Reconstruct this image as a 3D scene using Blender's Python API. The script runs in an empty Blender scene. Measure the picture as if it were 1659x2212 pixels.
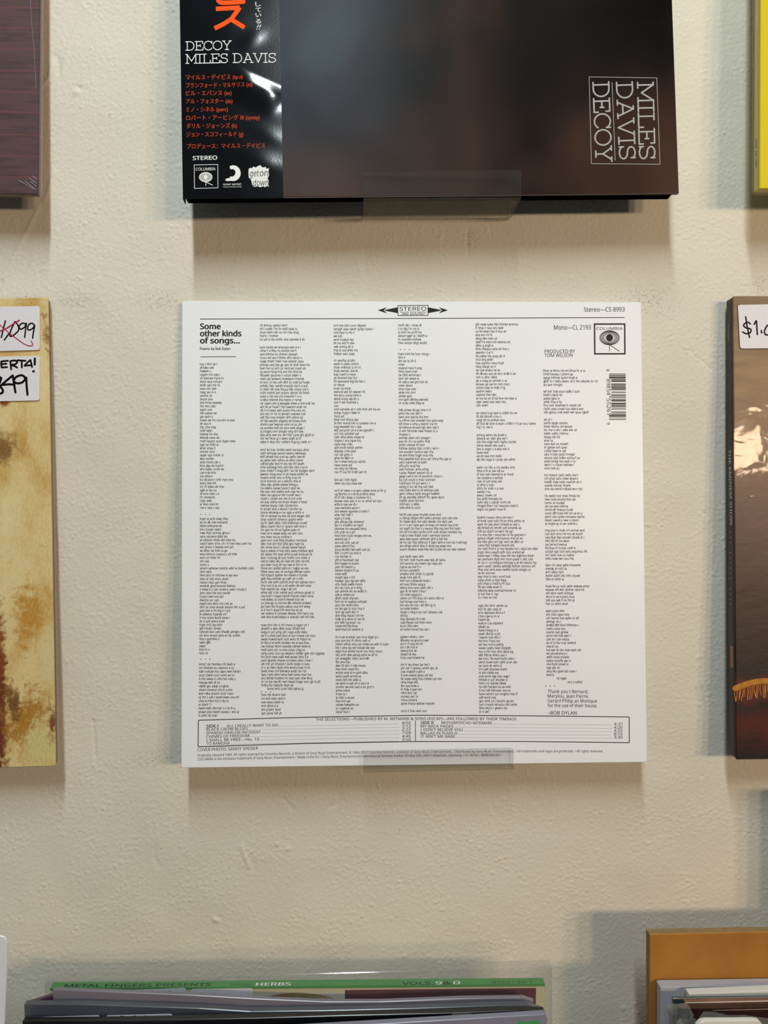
import bpy, math, random, os
import numpy as np
from mathutils import Matrix, Vector, Euler

random.seed(7)
scene = bpy.context.scene
COL = scene.collection

# ------------------------------------------------------------------ camera
F_PX, CX, CY, IW, IH = 1661.0, 829.5, 1106.0, 1659, 2212     # focal length in pixels of the 1659 x 2212 frame
CAM_POS = Vector((0.0, -0.534, 1.50))
CAM_ROT = Matrix.Rotation(-0.025, 3, 'Z') @ Matrix.Rotation(-0.038, 3, 'X') @ Matrix.Rotation(math.radians(0.7), 3, 'Y')
cam_d = bpy.data.cameras.new('camera')
cam_d.sensor_fit = 'VERTICAL'
cam_d.sensor_height = 36.0
cam_d.sensor_width = 27.0
cam_d.lens = F_PX / IH * 36.0
cam_d.clip_start = 0.02
cam_d.dof.use_dof = True
cam_d.dof.focus_distance = 0.52
cam_d.dof.aperture_fstop = 8.5
cam = bpy.data.objects.new('camera', cam_d)
COL.objects.link(cam)
cam.matrix_world = Matrix.Translation(CAM_POS) @ (CAM_ROT @ Matrix.Rotation(math.radians(90), 3, 'X')).to_4x4()
scene.camera = cam

# ------------------------------------------------------------------ light and exposure
scene.view_settings.view_transform = 'Standard'
scene.view_settings.look = 'None'
scene.view_settings.gamma = 1.0
scene.view_settings.use_curve_mapping = False
scene.view_settings.exposure = 0.0

world = bpy.data.worlds.new('shop_ambient')
scene.world = world
world.use_nodes = True
world.node_tree.nodes['Background'].inputs[0].default_value = (0.62, 0.70, 0.78, 1)
world.node_tree.nodes['Background'].inputs[1].default_value = 0.09


def area(name, loc, target, sx, sy, power, col, up='Z'):
    d = bpy.data.lights.new(name, 'AREA')
    d.shape = 'RECTANGLE'
    d.size, d.size_y, d.energy, d.color = sx, sy, power, col
    o = bpy.data.objects.new(name, d)
    COL.objects.link(o)
    o.location = loc
    o.rotation_euler = (Vector(target) - Vector(loc)).to_track_quat('-Z', 'Y').to_euler()
    return o


# a ceiling tube that runs away from the wall, above and behind the camera
area('ceiling_tube_light', (-0.06, -1.02, 2.72), (-0.06, 0.0, 1.45), 0.05, 0.80, 18.4, (0.88, 0.98, 1.0))
# three warm shop spotlights in a row to the right, a little above eye height
for lx in (0.74, 1.02, 1.28):
    area('warm_shop_spotlight', (lx, -1.55, 1.70), (0.0, 0.0, 1.5), 0.11, 0.11, 4.4, (1.0, 0.735, 0.48))

# ------------------------------------------------------------------ helpers: rays, surfaces, objects
def ray(uv):
    uv = np.asarray(uv, float).reshape(-1, 2)
    d = np.stack([(uv[:, 0] - CX) / F_PX, np.ones(len(uv)), (CY - uv[:, 1]) / F_PX], 1)
    return d @ np.array(CAM_ROT).T


def on_wall(u, v, h=0.0):
    """World point seen at pixel (u, v) that stands h metres off the wall plane y = 0."""
    d = ray((u, v))[0]
    k = (-h - CAM_POS.y) / d[1]
    return CAM_POS + Vector(d * k)


class Surf:
    """A plane of an object: point, in-plane axes and outward normal in the object's own space."""
    def __init__(self, mw, point=(0, 0, 0), normal=(0, -1, 0), relief=None):
        self.mw = mw.copy()
        self.inv = mw.inverted()
        self.p = Vector(point)
        self.n = Vector(normal).normalized()
        self.relief = relief

    def map(self, uv, off=0.0):
        d = ray(uv)
        o = np.array(self.inv @ CAM_POS)
        dl = d @ np.array(self.inv.to_3x3()).T
        n, p = np.array(self.n), np.array(self.p)
        k = ((p - o) @ n) / (dl @ n)
        q = o + dl * k[:, None]
        lift = np.zeros(len(q)) + off
        if self.relief is not None:
            lift = lift + self.relief(q[:, 0], q[:, 2])
        return q + n * lift[:, None]

    def pt(self, u, v, off=0.0):
        return Vector(self.map([(u, v)], off)[0])


def mesh_obj(name, verts, faces, mat, parent=None, smooth=False):
    me = bpy.data.meshes.new(name)
    me.from_pydata([tuple(v) for v in verts], [], [tuple(f) for f in faces])
    me.update()
    for m in (mat if isinstance(mat, (list, tuple)) else [mat]):
        me.materials.append(m)
    if smooth:
        me.polygons.foreach_set('use_smooth', [True] * len(me.polygons))
    o = bpy.data.objects.new(name, me)
    COL.objects.link(o)
    if parent is not None:
        o.parent = parent
    return o


def thing(name, label, cat, mw=None, group=None):
    o = bpy.data.objects.new(name, None)
    COL.objects.link(o)
    o.empty_display_size = 0.02
    if mw is not None:
        o.matrix_world = mw
    o['label'] = label
    o['category'] = cat
    if group:
        o['group'] = group
    return o


def lab(o, label):
    o['label'] = label
    return o


def outline(x0, x1, z0, z1, r, n=5):
    """Rounded rectangle, counter-clockwise seen from the front (-y)."""
    pts = []
    rs = r if isinstance(r, (list, tuple)) else [r] * 4          # bl, br, tr, tl
    for (cx, cz, a0, rr) in ((x0, z0, 180, rs[0]), (x1, z0, 270, rs[1]), (x1, z1, 0, rs[2]), (x0, z1, 90, rs[3])):
        sx = 1 if cx == x0 else -1
        sz = 1 if cz == z0 else -1
        for i in range(n + 1):
            a = math.radians(a0 + 90 * i / n)
            pts.append((cx + sx * rr + rr * math.cos(a), cz + sz * rr + rr * math.sin(a)))
    return pts


def prism(name, pts, y0, y1, bev, mat, parent, smooth=False):
    """Extrude an outline (x, z) from y0 (front) to y1 (back) with a small bevel."""
    n = len(pts)
    cx = sum(p[0] for p in pts) / n
    cz = sum(p[1] for p in pts) / n
    P = np.array(pts)
    nx = np.roll(P, -1, 0) - np.roll(P, 1, 0)
    ln = np.hypot(nx[:, 0], nx[:, 1]) + 1e-12
    nrm = np.stack([nx[:, 1] / ln, -nx[:, 0] / ln], 1)           # outward for counter-clockwise outlines
    ins = P - nrm * bev
    V, Fc = [], []
    for (ring, y) in ((ins, y0), (P, y0 + bev), (P, y1 - bev), (ins, y1)):
        V += [(a, y, b) for a, b in ring]
    for k in range(3):
        for i in range(n):
            j = (i + 1) % n
            Fc.append((k * n + i, k * n + j, (k + 1) * n + j, (k + 1) * n + i)[::-1])
    Fc.append(tuple(range(n)))
    Fc.append(tuple(range(3 * n, 4 * n))[::-1])
    return mesh_obj(name, V, Fc, mat, parent, smooth)


def slab(name, x0, x1, z0, z1, y0, y1, mat, parent, r=0.0015, bev=0.0004):
    return prism(name, outline(x0, x1, z0, z1, r), y0, y1, bev, mat, parent)


# ------------------------------------------------------------------ helpers: print (lettering, rules, logos)
_fonts = {}


def font(kind):
    if kind not in _fonts:
        f = None
        if kind == 'sans':
            try:
                f = bpy.data.fonts.load(os.path.join(bpy.utils.system_resource('DATAFILES', path='fonts'), 'NotoSansHebrew-Regular.woff2'))
            except Exception:
                f = None
        _fonts[kind] = f
    return _fonts[kind]


_geo = {}


def text_geo(s, kind='sans', bold=0.0, space=1.0):
    key = (s, kind, bold, space)
    if key in _geo:
        return _geo[key]
    c = bpy.data.curves.new('lettering', 'FONT')
    f = font(kind)
    if f:
        c.font = f
    c.resolution_u = 3
    c.space_character = space
    c.body = s
    o = bpy.data.objects.new('lettering', c)
    COL.objects.link(o)
    bpy.context.view_layer.update()
    me = bpy.data.meshes.new_from_object(o.evaluated_get(bpy.context.evaluated_depsgraph_get()))
    v = np.array([tuple(a.co)[:2] for a in me.vertices]).reshape(-1, 2)
    fc = [tuple(p.vertices) for p in me.polygons]
    if bold and len(v):                                            # heavier weight: the same letters printed again, slightly shifted
        sh = [(-bold, 0), (bold, 0)] if bold < 0.01 else [(-bold, 0), (bold, 0), (0, 0), (0, bold * .6), (0, -bold * .6)]
        n0 = len(v)
        fc = [tuple(i + k * n0 for i in f) for k in range(len(sh)) for f in fc]
        v = np.concatenate([v + np.array(d) for d in sh])
    bpy.data.objects.remove(o)
    bpy.data.curves.remove(c)
    bpy.data.meshes.remove(me)
    _geo[key] = (v, fc)
    return _geo[key]


_cap = {}


def cap_height(kind, bold):
    k = (kind, bold)
    if k not in _cap:
        _cap[k] = float(text_geo('H', kind, bold)[0][:, 1].max())
    return _cap[k]


class Ink:
    """Flat print on a surface, laid out in the photograph's pixels and mapped onto the real plane."""
    def __init__(self, surf):
        self.s, self.V, self.F, self.n, self.L, self.k = surf, [], [], 0, [], 0

    def add(self, v, f):
        v = np.asarray(v, float).reshape(-1, 2)
        self.V.append(v)
        self.L.append(np.full(len(v), (self.k % 16) * 2.0e-6))      # overlapping strokes never share one plane
        self.k += 1
        self.F += [tuple(i + self.n for i in t) for t in f]
        self.n += len(v)

    def poly(self, pts):
        self.add(pts, [tuple(range(len(pts)))])

    def stroke(self, pts, w, round_=True, closed=False):
        P = [np.array(p, float) for p in pts]
        if closed:
            P.append(P[0])
        for a, b in zip(P[:-1], P[1:]):
            d = b - a
            L = np.hypot(*d)
            if L < 1e-9:
                continue
            m = np.array([-d[1], d[0]]) / L * w / 2
            self.add([a - m, b - m, b + m, a + m], [(0, 1, 2, 3)])
        if round_:
            for p in P:
                self.disc(p, w / 2, w / 2, 8)

    def smooth(self, pts, w, k=6):
        """Stroke through the points along a Catmull-Rom curve."""
        P = [np.array(p, float) for p in pts]
        Q = [2 * P[0] - P[1]] + P + [2 * P[-1] - P[-2]]
        out = []
        for i in range(1, len(Q) - 2):
            for t in np.linspace(0, 1, k, endpoint=False):
                a, b, c, d = Q[i - 1], Q[i], Q[i + 1], Q[i + 2]
                out.append(0.5 * ((2 * b) + (-a + c) * t + (2 * a - 5 * b + 4 * c - d) * t * t + (-a + 3 * b - 3 * c + d) * t ** 3))
        out.append(P[-1])
        self.stroke(out, w)

    def disc(self, c, rx, ry, n=24):
        self.poly([(c[0] + rx * math.cos(2 * math.pi * i / n), c[1] + ry * math.sin(2 * math.pi * i / n)) for i in range(n)])

    def ring(self, c, r0, r1, n=32):
        """Elliptic ring between radii r0 = (rx, ry) and r1."""
        v, f = [], []
        for i in range(n):
            a = 2 * math.pi * i / n
            v += [(c[0] + r0[0] * math.cos(a), c[1] + r0[1] * math.sin(a)), (c[0] + r1[0] * math.cos(a), c[1] + r1[1] * math.sin(a))]
            j = (i + 1) % n
            f.append((2 * i, 2 * i + 1, 2 * j + 1, 2 * j))
        self.add(v, f)

    def frame(self, q, w):
        self.stroke(q, w, round_=False, closed=True)
        for p in q:
            self.poly([(p[0] - w / 2, p[1] - w / 2), (p[0] + w / 2, p[1] - w / 2), (p[0] + w / 2, p[1] + w / 2), (p[0] - w / 2, p[1] + w / 2)])

    def text(self, s, p0, p1, cap, kind='sans', bold=0.006, slant=0.0, bow=0.0, space=1.0):
        """Baseline from p0 to p1, capitals `cap` pixels tall (upwards, i.e. to the left of the direction of travel)."""
        v, f = text_geo(s, kind, bold, space)
        if not len(v):
            return
        x = (v[:, 0] - v[:, 0].min()) / max(1e-9, v[:, 0].max() - v[:, 0].min())
        y = v[:, 1] / cap_height(kind, bold)
        p0, p1 = np.array(p0, float), np.array(p1, float)
        d = (p1 - p0)
        L = np.hypot(*d)
        up = np.array([d[1], -d[0]]) / L * cap
        q = p0 + np.outer(x, d) + np.outer(y, up) + np.outer(y * slant * cap / L, d) + np.outer(4 * x * (1 - x) * bow, (0, 1))
        parts = (2 if bold < 0.01 else 5) if bold else 1
        m, g = len(q) // parts, len(f) // parts
        for i in range(parts):
            self.add(q[i * m:(i + 1) * m], [tuple(a - i * m for a in t) for t in f[i * g:(i + 1) * g]])

    def build(self, name, mat, parent, layer=1.0):
        if not self.n:
            return None
        V = self.s.map(np.concatenate(self.V), 0.00006 * layer + np.concatenate(self.L))
        return mesh_obj(name, V, self.F, mat, parent)


# letters of a slab-serif face, as strokes in a box one unit tall: (advance width, [polylines])
def _arc(cx, cy, rx, ry, a0, a1, n=12):
    return [(cx + rx * math.cos(math.radians(a0 + (a1 - a0) * i / n)), cy + ry * math.sin(math.radians(a0 + (a1 - a0) * i / n))) for i in range(n + 1)]


SLAB = {
    'D': (0.98, [[(.0, .97), (.42, .97)] + _arc(.42, .5, .44, .47, 90, -90)[1:] + [(.0, .03)], [(.16, .97), (.16, .03)]]),
    'E': (0.90, [[(.0, .97), (.78, .97), (.78, .74)], [(.0, .03), (.82, .03), (.82, .28)], [(.16, .97), (.16, .03)], [(.16, .51), (.54, .51)], [(.54, .62), (.54, .40)]]),
    'C': (0.94, [_arc(.48, .5, .45, .48, 35, 325, 18), [(.85, .97), (.85, .72)]]),
    'O': (1.02, [_arc(.5, .5, .46, .48, 0, 360, 24)]),
    'Y': (0.94, [[(.12, .97), (.47, .45), (.82, .97)], [(.47, .45), (.47, .03)], [(.0, .97), (.27, .97)], [(.67, .97), (.94, .97)], [(.29, .03), (.65, .03)]]),
    'M': (1.16, [[(.14, .03), (.14, .97), (.56, .25), (.98, .97), (.98, .03)], [(.0, .97), (.16, .97)], [(.96, .97), (1.12, .97)], [(.0, .03), (.30, .03)], [(.82, .03), (1.12, .03)]]),
    'I': (0.50, [[(.22, .97), (.22, .03)], [(.03, .97), (.41, .97)], [(.03, .03), (.41, .03)]]),
    'L': (0.84, [[(.17, .97), (.17, .03)], [(.0, .97), (.36, .97)], [(.0, .03), (.76, .03), (.76, .32)]]),
    'S': (0.80, [_arc(.38, .74, .31, .23, 25, 180, 10) + _arc(.38, .74, .31, .23, 180, 270, 5)[1:] + _arc(.38, .27, .33, .24, 90, -155, 14)[1:], [(.67, .97), (.67, .73)], [(.06, .03), (.06, .29)]]),
    'A': (1.00, [[(.12, .03), (.50, .97), (.88, .03)], [(.25, .34), (.75, .34)], [(.0, .03), (.26, .03)], [(.74, .03), (1.0, .03)], [(.34, .97), (.52, .97)]]),
    'V': (1.00, [[(.12, .97), (.50, .03), (.88, .97)], [(.0, .97), (.27, .97)], [(.73, .97), (1.0, .97)]]),
    ' ': (0.45, []),
}


def slab_text(ink, s, p0, p1, cap, w):
    tot = sum(SLAB[c][0] for c in s) - 0.06
    p0, p1 = np.array(p0, float), np.array(p1, float)
    d = p1 - p0
    L = np.hypot(*d)
    up = np.array([d[1], -d[0]]) / L * cap
    x = 0.0
    for c in s:
        adv, lines = SLAB[c]
        for ln in lines:
            ink.stroke([p0 + d * ((x + a) / tot) + up * b for a, b in ln], w)
        x += adv


_R = _arc(.36, .5, .31, .45, 0, 360, 12)
LET = {                                                            # letter-like shapes, x-height 1: (width, polylines)
    'o': (.74, [_R]), 'e': (.72, [_arc(.36, .5, .31, .45, 0, 320, 11), [(.06, .5), (.67, .5)]]), 'c': (.68, [_arc(.36, .5, .31, .45, 45, 315, 9)]),
    'a': (.74, [_arc(.33, .28, .26, .25, 0, 360, 9), [(.6, .0), (.6, .7)], _arc(.34, .68, .26, .28, 0, 150, 6)]),
    'd': (.78, [_R, [(.68, 0), (.68, 1.45)]]), 'b': (.78, [_R, [(.06, 0), (.06, 1.45)]]), 'p': (.78, [_R, [(.06, 1), (.06, -.4)]]), 'g': (.78, [_R, [(.68, 1), (.68, -.15)], _arc(.38, -.15, .3, .25, 0, -150, 6)]),
    'n': (.74, [[(.07, 0), (.07, 1)], [(.07, .6)] + _arc(.36, .62, .28, .33, 170, 0, 6) + [(.64, 0)]]), 'h': (.74, [[(.07, 0), (.07, 1.45)], [(.07, .6)] + _arc(.36, .62, .28, .33, 170, 0, 6) + [(.64, 0)]]),
    'm': (1.14, [[(.07, 0), (.07, 1)], _arc(.32, .62, .25, .33, 180, 0, 6) + [(.57, 0)], _arc(.82, .62, .25, .33, 180, 0, 6) + [(1.07, 0)]]),
    'u': (.74, [[(.64, 0), (.64, 1)], [(.07, 1)] + _arc(.36, .38, .29, .33, 180, 350, 6)]), 'r': (.44, [[(.07, 0), (.07, 1)], [(.07, .65)] + _arc(.36, .62, .28, .33, 160, 75, 3)]),
    's': (.66, [_arc(.33, .72, .25, .23, 30, 270, 7) + _arc(.33, .26, .27, .23, 90, -150, 7)]), 't': (.40, [[(.18, 1.3), (.18, .1), (.36, .03)], [(.0, .95), (.38, .95)]]),
    'f': (.40, [[(.16, 0), (.16, 1.3), (.38, 1.42)], [(.0, .95), (.38, .95)]]), 'i': (.24, [[(.1, 0), (.1, 1)], [(.1, 1.25), (.1, 1.43)]]), 'l': (.24, [[(.1, 0), (.1, 1.45)]]),
    'v': (.66, [[(.03, 1), (.33, .03)], [(.33, .03), (.63, 1)]]), 'w': (.98, [[(.03, 1), (.25, .03)], [(.25, .03), (.48, .95)], [(.48, .95), (.71, .03)], [(.71, .03), (.94, 1)]]), 'y': (.66, [[(.03, 1), (.34, .03)], [(.63, 1), (.3, -.2), (.1, -.38)]]), 'k': (.68, [[(.07, 0), (.07, 1.45)], [(.6, 1), (.1, .42)], [(.28, .58), (.64, 0)]]),
}
FREQ = 'eeeeeeeeeeetttttttttaaaaaaaaooooooooiiiiiiinnnnnnnsssssshhhhhhrrrrrrddddlllluuummmccwwffggyyppbbvkk'


def body_copy(ink, x0, y, width, xh=3.95, sw=0.70):
    """One line of small body copy set as scrambled, unreadable letter shapes, `width` pixels long."""
    base = y + 2.1
    x, left = x0, random.choice((2, 3, 4, 5, 6, 4, 3))
    while True:
        wd, lines = LET[random.choice(FREQ)]
        if x + wd * xh > x0 + width + 1.2:
            break
        for ln in lines:
            P = np.array([(x + a * xh, base - b * xh) for a, b in ln])
            d = np.diff(P, axis=0)
            t = np.vstack([d[:1], d[:-1] + d[1:], d[-1:]]) if len(d) > 1 else np.vstack([d, d])
            t /= np.hypot(t[:, 0], t[:, 1])[:, None] + 1e-9
            m = np.stack([-t[:, 1], t[:, 0]], 1) * sw / 2
            n = len(P)
            ink.add(np.vstack([P - m, P + m]), [(i, i + 1, n + i + 1, n + i) for i in range(n - 1)])
        x += wd * xh + 0.42
        left -= 1
        if left <= 0:
            x += 1.75
            left = random.choice((1, 2, 3, 4, 5, 6, 7, 4, 3, 4))


# ------------------------------------------------------------------ materials (all procedural)
def lin(r, g, b):
    f = lambda c: (c / 255.0 / 12.92) if c / 255.0 <= 0.04045 else ((c / 255.0 + 0.055) / 1.055) ** 2.4
    return (f(r), f(g), f(b), 1.0)


def base_mat(name):
    m = bpy.data.materials.new(name)
    m.use_nodes = True
    nt = m.node_tree
    return m, nt, nt.nodes['Principled BSDF'], nt.nodes.new, nt.links.new


def coords(nt, scale=(1, 1, 1)):
    tc = nt.nodes.new('ShaderNodeTexCoord')
    mp = nt.nodes.new('ShaderNodeMapping')
    mp.inputs['Scale'].default_value = scale
    nt.links.new(tc.outputs['Object'], mp.inputs['Vector'])
    return mp.outputs['Vector']


def noise(nt, vec, scale, detail=3.0, rough=0.55, dist=0.0):
    n = nt.nodes.new('ShaderNodeTexNoise')
    n.inputs['Scale'].default_value = scale
    n.inputs['Detail'].default_value = detail
    n.inputs['Roughness'].default_value = rough
    n.inputs['Distortion'].default_value = dist
    nt.links.new(vec, n.inputs['Vector'])
    return n.outputs['Fac']


def ramp(nt, fac, stops, interp='LINEAR'):
    r = nt.nodes.new('ShaderNodeValToRGB')
    r.color_ramp.interpolation = interp
    e = r.color_ramp.elements
    while len(e) < len(stops):
        e.new(0.5)
    for k, (p, c) in enumerate(stops):
        e[k].position = p
        e[k].color = c
    nt.links.new(fac, r.inputs['Fac'])
    return r.outputs['Color']


def mixc(nt, fac, a, b, mode='MIX'):
    n = nt.nodes.new('ShaderNodeMix')
    n.data_type = 'RGBA'
    n.blend_type = mode
    for s, v in ((n.inputs[0], fac), (n.inputs[6], a), (n.inputs[7], b)):
        if hasattr(v, 'links'):
            nt.links.new(v, s)
        else:
            s.default_value = v
    return n.outputs[2]


def bump(nt, bsdf, height, strength, dist=0.001):
    b = nt.nodes.new('ShaderNodeBump')
    b.inputs['Strength'].default_value = strength
    b.inputs['Distance'].default_value = dist
    nt.links.new(height, b.inputs['Height'])
    nt.links.new(b.outputs['Normal'], bsdf.inputs['Normal'])


def pm(name, rgb, rough=0.5, spec=0.5, var=0.08, scale=60.0, coat=0.0, bmp=0.0, bscale=300.0):
    m, nt, bs, new, link = base_mat(name)
    vec = coords(nt)
    c = lin(*rgb)
    lo = tuple(x * (1 - var) for x in c[:3]) + (1,)
    hi = tuple(min(1, x * (1 + var)) for x in c[:3]) + (1,)
    link(ramp(nt, noise(nt, vec, scale), [(0.3, lo), (0.7, hi)]), bs.inputs['Base Color'])
    bs.inputs['Roughness'].default_value = rough
    bs.inputs['Specular IOR Level'].default_value = spec
    bs.inputs['Coat Weight'].default_value = coat
    bs.inputs['Coat Roughness'].default_value = 0.08
    if bmp:
        bump(nt, bs, noise(nt, vec, bscale, 4.0), bmp)
    return m


def clear(name, tint=(0.97, 0.97, 0.97), rough=0.06, haze=0.03, haze_rgb=(190, 190, 195), bmp=0.0, bscale=60.0, ior=1.5, stretch=(1, 1, 1)):
    """Thin clear plastic: light passes straight through, with a Fresnel reflection and a little milkiness."""
    m, nt, bs, new, link = base_mat(name)
    out = nt.nodes['Material Output']
    nt.nodes.remove(bs)
    tr = new('ShaderNodeBsdfTransparent')
    tr.inputs[0].default_value = tint + (1,)
    gl = new('ShaderNodeBsdfGlossy')
    gl.inputs['Roughness'].default_value = rough
    df = new('ShaderNodeBsdfDiffuse')
    df.inputs[0].default_value = lin(*haze_rgb)
    fr = new('ShaderNodeFresnel')
    fr.inputs[0].default_value = ior
    m1, m2 = new('ShaderNodeMixShader'), new('ShaderNodeMixShader')
    m1.inputs[0].default_value = haze
    link(tr.outputs[0], m1.inputs[1])
    link(df.outputs[0], m1.inputs[2])
    ge, iv, mu = new('ShaderNodeNewGeometry'), new('ShaderNodeMath'), new('ShaderNodeMath')
    iv.operation, mu.operation = 'SUBTRACT', 'MULTIPLY'           # reflect only where light enters the film, not again inside it
    iv.inputs[0].default_value = 1.0
    link(ge.outputs['Backfacing'], iv.inputs[1])
    link(fr.outputs[0], mu.inputs[0])
    link(iv.outputs[0], mu.inputs[1])
    link(mu.outputs[0], m2.inputs[0])
    link(m1.outputs[0], m2.inputs[1])
    link(gl.outputs[0], m2.inputs[2])
    link(m2.outputs[0], out.inputs[0])
    vec = coords(nt, stretch)
    b = new('ShaderNodeBump')
    b.inputs['Strength'].default_value = max(bmp, 0.02)
    b.inputs['Distance'].default_value = 0.002
    link(noise(nt, vec, bscale, 3.0, 0.5, 0.6), b.inputs['Height'])
    link(b.outputs['Normal'], gl.inputs['Normal'])
    link(b.outputs['Normal'], fr.inputs['Normal'])
    return m

# ------------------------------------------------------------------ the wall
def make_wall():
    m, nt, bs, new, link = base_mat('cream_plaster_paint')
    vec = coords(nt)
    c1 = ramp(nt, noise(nt, vec, 7.0, 4.0), [(0.35, lin(218, 213, 198)), (0.65, lin(225, 219, 204))])
    # grime where sleeves have been handled: specks that cluster around a few places
    tc = new('ShaderNodeTexCoord')
    mask = None
    for (u, v, ru, rv) in ((352, 650, 62, 26), (1392, 650, 85, 42), (165, 650, 45, 14), (1650, 618, 40, 22), (1020, 515, 20, 22), (340, 1640, 60, 26), (60, 640, 40, 8)):
        p = on_wall(u, v)
        mp = new('ShaderNodeMapping')
        mp.vector_type = 'POINT'
        s = F_PX / 0.53
        mp.inputs['Location'].default_value = (-p.x * s / ru, 0, -p.z * s / rv)
        mp.inputs['Scale'].default_value = (s / ru, 0, s / rv)
        link(tc.outputs['Object'], mp.inputs['Vector'])
        ln = new('ShaderNodeVectorMath')
        ln.operation = 'LENGTH'
        link(mp.outputs['Vector'], ln.inputs[0])
        mr = new('ShaderNodeMapRange')
        mr.inputs[1].default_value, mr.inputs[2].default_value = 1.25, 0.1
        link(ln.outputs['Value'], mr.inputs[0])
        if mask is None:
            mask = mr.outputs[0]
        else:
            mx = new('ShaderNodeMath')
            mx.operation = 'MAXIMUM'
            link(mask, mx.inputs[0])
            link(mr.outputs[0], mx.inputs[1])
            mask = mx.outputs[0]
    sp = noise(nt, vec, 560.0, 5.0, 0.68)
    spr = new('ShaderNodeMapRange')
    spr.inputs[1].default_value, spr.inputs[2].default_value = 0.50, 0.66
    link(sp, spr.inputs[0])
    mu = new('ShaderNodeMath')
    mu.operation = 'MULTIPLY'
    link(mask, mu.inputs[0])
    link(spr.outputs[0], mu.inputs[1])
    m2 = new('ShaderNodeMath')
    m2.operation = 'MULTIPLY'
    link(mu.outputs[0], m2.inputs[0])
    m2.inputs[1].default_value = 0.62
    c2 = mixc(nt, m2.outputs[0], c1, lin(105, 100, 90))
    # sparse fly specks over the whole wall
    vo = new('ShaderNodeTexVoronoi')
    vo.inputs['Scale'].default_value = 38.0
    link(vec, vo.inputs['Vector'])
    lt = new('ShaderNodeMath')
    lt.operation = 'LESS_THAN'
    lt.inputs[1].default_value = 0.028
    link(vo.outputs['Distance'], lt.inputs[0])
    l2 = new('ShaderNodeMath')
    l2.operation = 'MULTIPLY'
    l2.inputs[1].default_value = 0.35
    link(lt.outputs[0], l2.inputs[0])
    link(mixc(nt, l2.outputs[0], c2, lin(140, 125, 105)), bs.inputs['Base Color'])
    bs.inputs['Roughness'].default_value = 0.62
    bs.inputs['Specular IOR Level'].default_value = 0.25
    fine = noise(nt, coords(nt, (1, 1, 0.75)), 640.0, 4.0, 0.6, 0.5)
    bump(nt, bs, fine, 0.42, 0.0008)

    # geometry: dense where the photograph looks, coarse beyond
    step = 0.001
    xs = np.arange(-0.300, 0.3001, step)
    zs = np.arange(1.070, 1.8801, step)
    nx, nz = len(xs), len(zs)
    rng = np.random.default_rng(5)
    kx = np.fft.fftfreq(nx, step)[None, :]
    kz = np.fft.fftfreq(nz, step)[:, None]

    def field(l0, l1, ax=1.0):
        k = np.hypot(kx * ax, kz)
        flt = np.exp(-(k * l0 * 0.5) ** 2) * (1 - np.exp(-(k * l1 * 0.5) ** 2))
        f = np.fft.ifft2(np.fft.fft2(rng.standard_normal((nz, nx))) * flt).real
        return f / f.std()
    H = 0.00016 * field(0.09, 0.4)
    a = field(0.0045, 0.014)
    H += 0.000022 * a
    b = field(0.0030, 0.008, 1.2)
    dens = 1 / (1 + np.exp(-2.2 * field(0.05, 0.4)))
    H += 0.00040 * np.clip(b - 0.7, 0, 1.6) * (0.45 + 0.8 * dens)
    X, Z = np.meshgrid(xs, zs)

    def ridge(px, w, hgt):
        nonlocal H
        P = [on_wall(*p) for p in px]
        D = np.full(X.shape, 1.0)
        for p, q in zip(P[:-1], P[1:]):
            dx, dz = q.x - p.x, q.z - p.z
            t = np.clip(((X - p.x) * dx + (Z - p.z) * dz) / (dx * dx + dz * dz), 0, 1)
            D = np.minimum(D, np.hypot(X - p.x - t * dx, Z - p.z - t * dz))
        H += hgt * np.exp(-(D / w) ** 2)

    def dent(u, v, r, hgt):
        nonlocal H
        p = on_wall(u, v)
        H += hgt * np.exp(-(((X - p.x) ** 2 + (Z - p.z) ** 2) / r ** 2))
    ridge([(185, 15), (163, 60), (150, 95), (140, 130), (137, 160)], 0.0012, 0.0003)
    ridge([(117, 119), (125, 127), (128, 142), (127, 158)], 0.0011, -0.0006)
    ridge([(113, 138), (112, 156), (104, 174), (94, 182)], 0.0016, 0.0009)
    ridge([(118, 372), (107, 405), (98, 432)], 0.0016, 0.0006)
    ridge([(84, 445), (78, 462), (63, 490), (40, 535), (8, 602)], 0.0014, 0.0006)
    ridge([(1013, 492), (1008, 512), (1012, 549)], 0.0011, -0.0005)
    ridge([(1022, 600), (1024, 650)], 0.0011, -0.0004)
    ridge([(735, 1716), (728, 1736), (712, 1744)], 0.0012, -0.0005)
    ridge([(612, 1725), (625, 1740), (632, 1748)], 0.0012, -0.0005)
    ridge([(335, 1828), (333, 1852), (346, 1874)], 0.0012, -0.0004)
    ridge([(522, 1828), (538, 1872)], 0.0012, 0.0006)
    ridge([(548, 1862), (546, 1880)], 0.0011, -0.0006)
    ridge([(201, 1556), (203, 1590), (206, 1636)], 0.0008, -0.0007)
    ridge([(1250, 1546), (1248, 1602)], 0.0009, -0.0007)
    ridge([(1490, 756), (1512, 776), (1537, 798)], 0.0007, -0.0005)
    dent(172, 191, 0.0016, -0.0011)
    dent(165, 200, 0.0017, 0.0009)
    dent(466, 1986, 0.0018, 0.0011)
    dent(472, 1982, 0.0015, -0.0007)
    dent(598, 1824, 0.0012, 0.0009)
    dent(622, 1834, 0.0012, 0.0009)
    for _ in range(55):
        dent(random.uniform(0, 1659), random.uniform(0, 2212), random.uniform(0.0009, 0.0015), random.choice((1, 1, -1)) * random.uniform(0.0003, 0.0007))
    edge = np.minimum(np.minimum(X - xs[0], xs[-1] - X), np.minimum(Z - zs[0], zs[-1] - Z))
    H *= np.clip(edge / 0.01, 0, 1)
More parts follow.
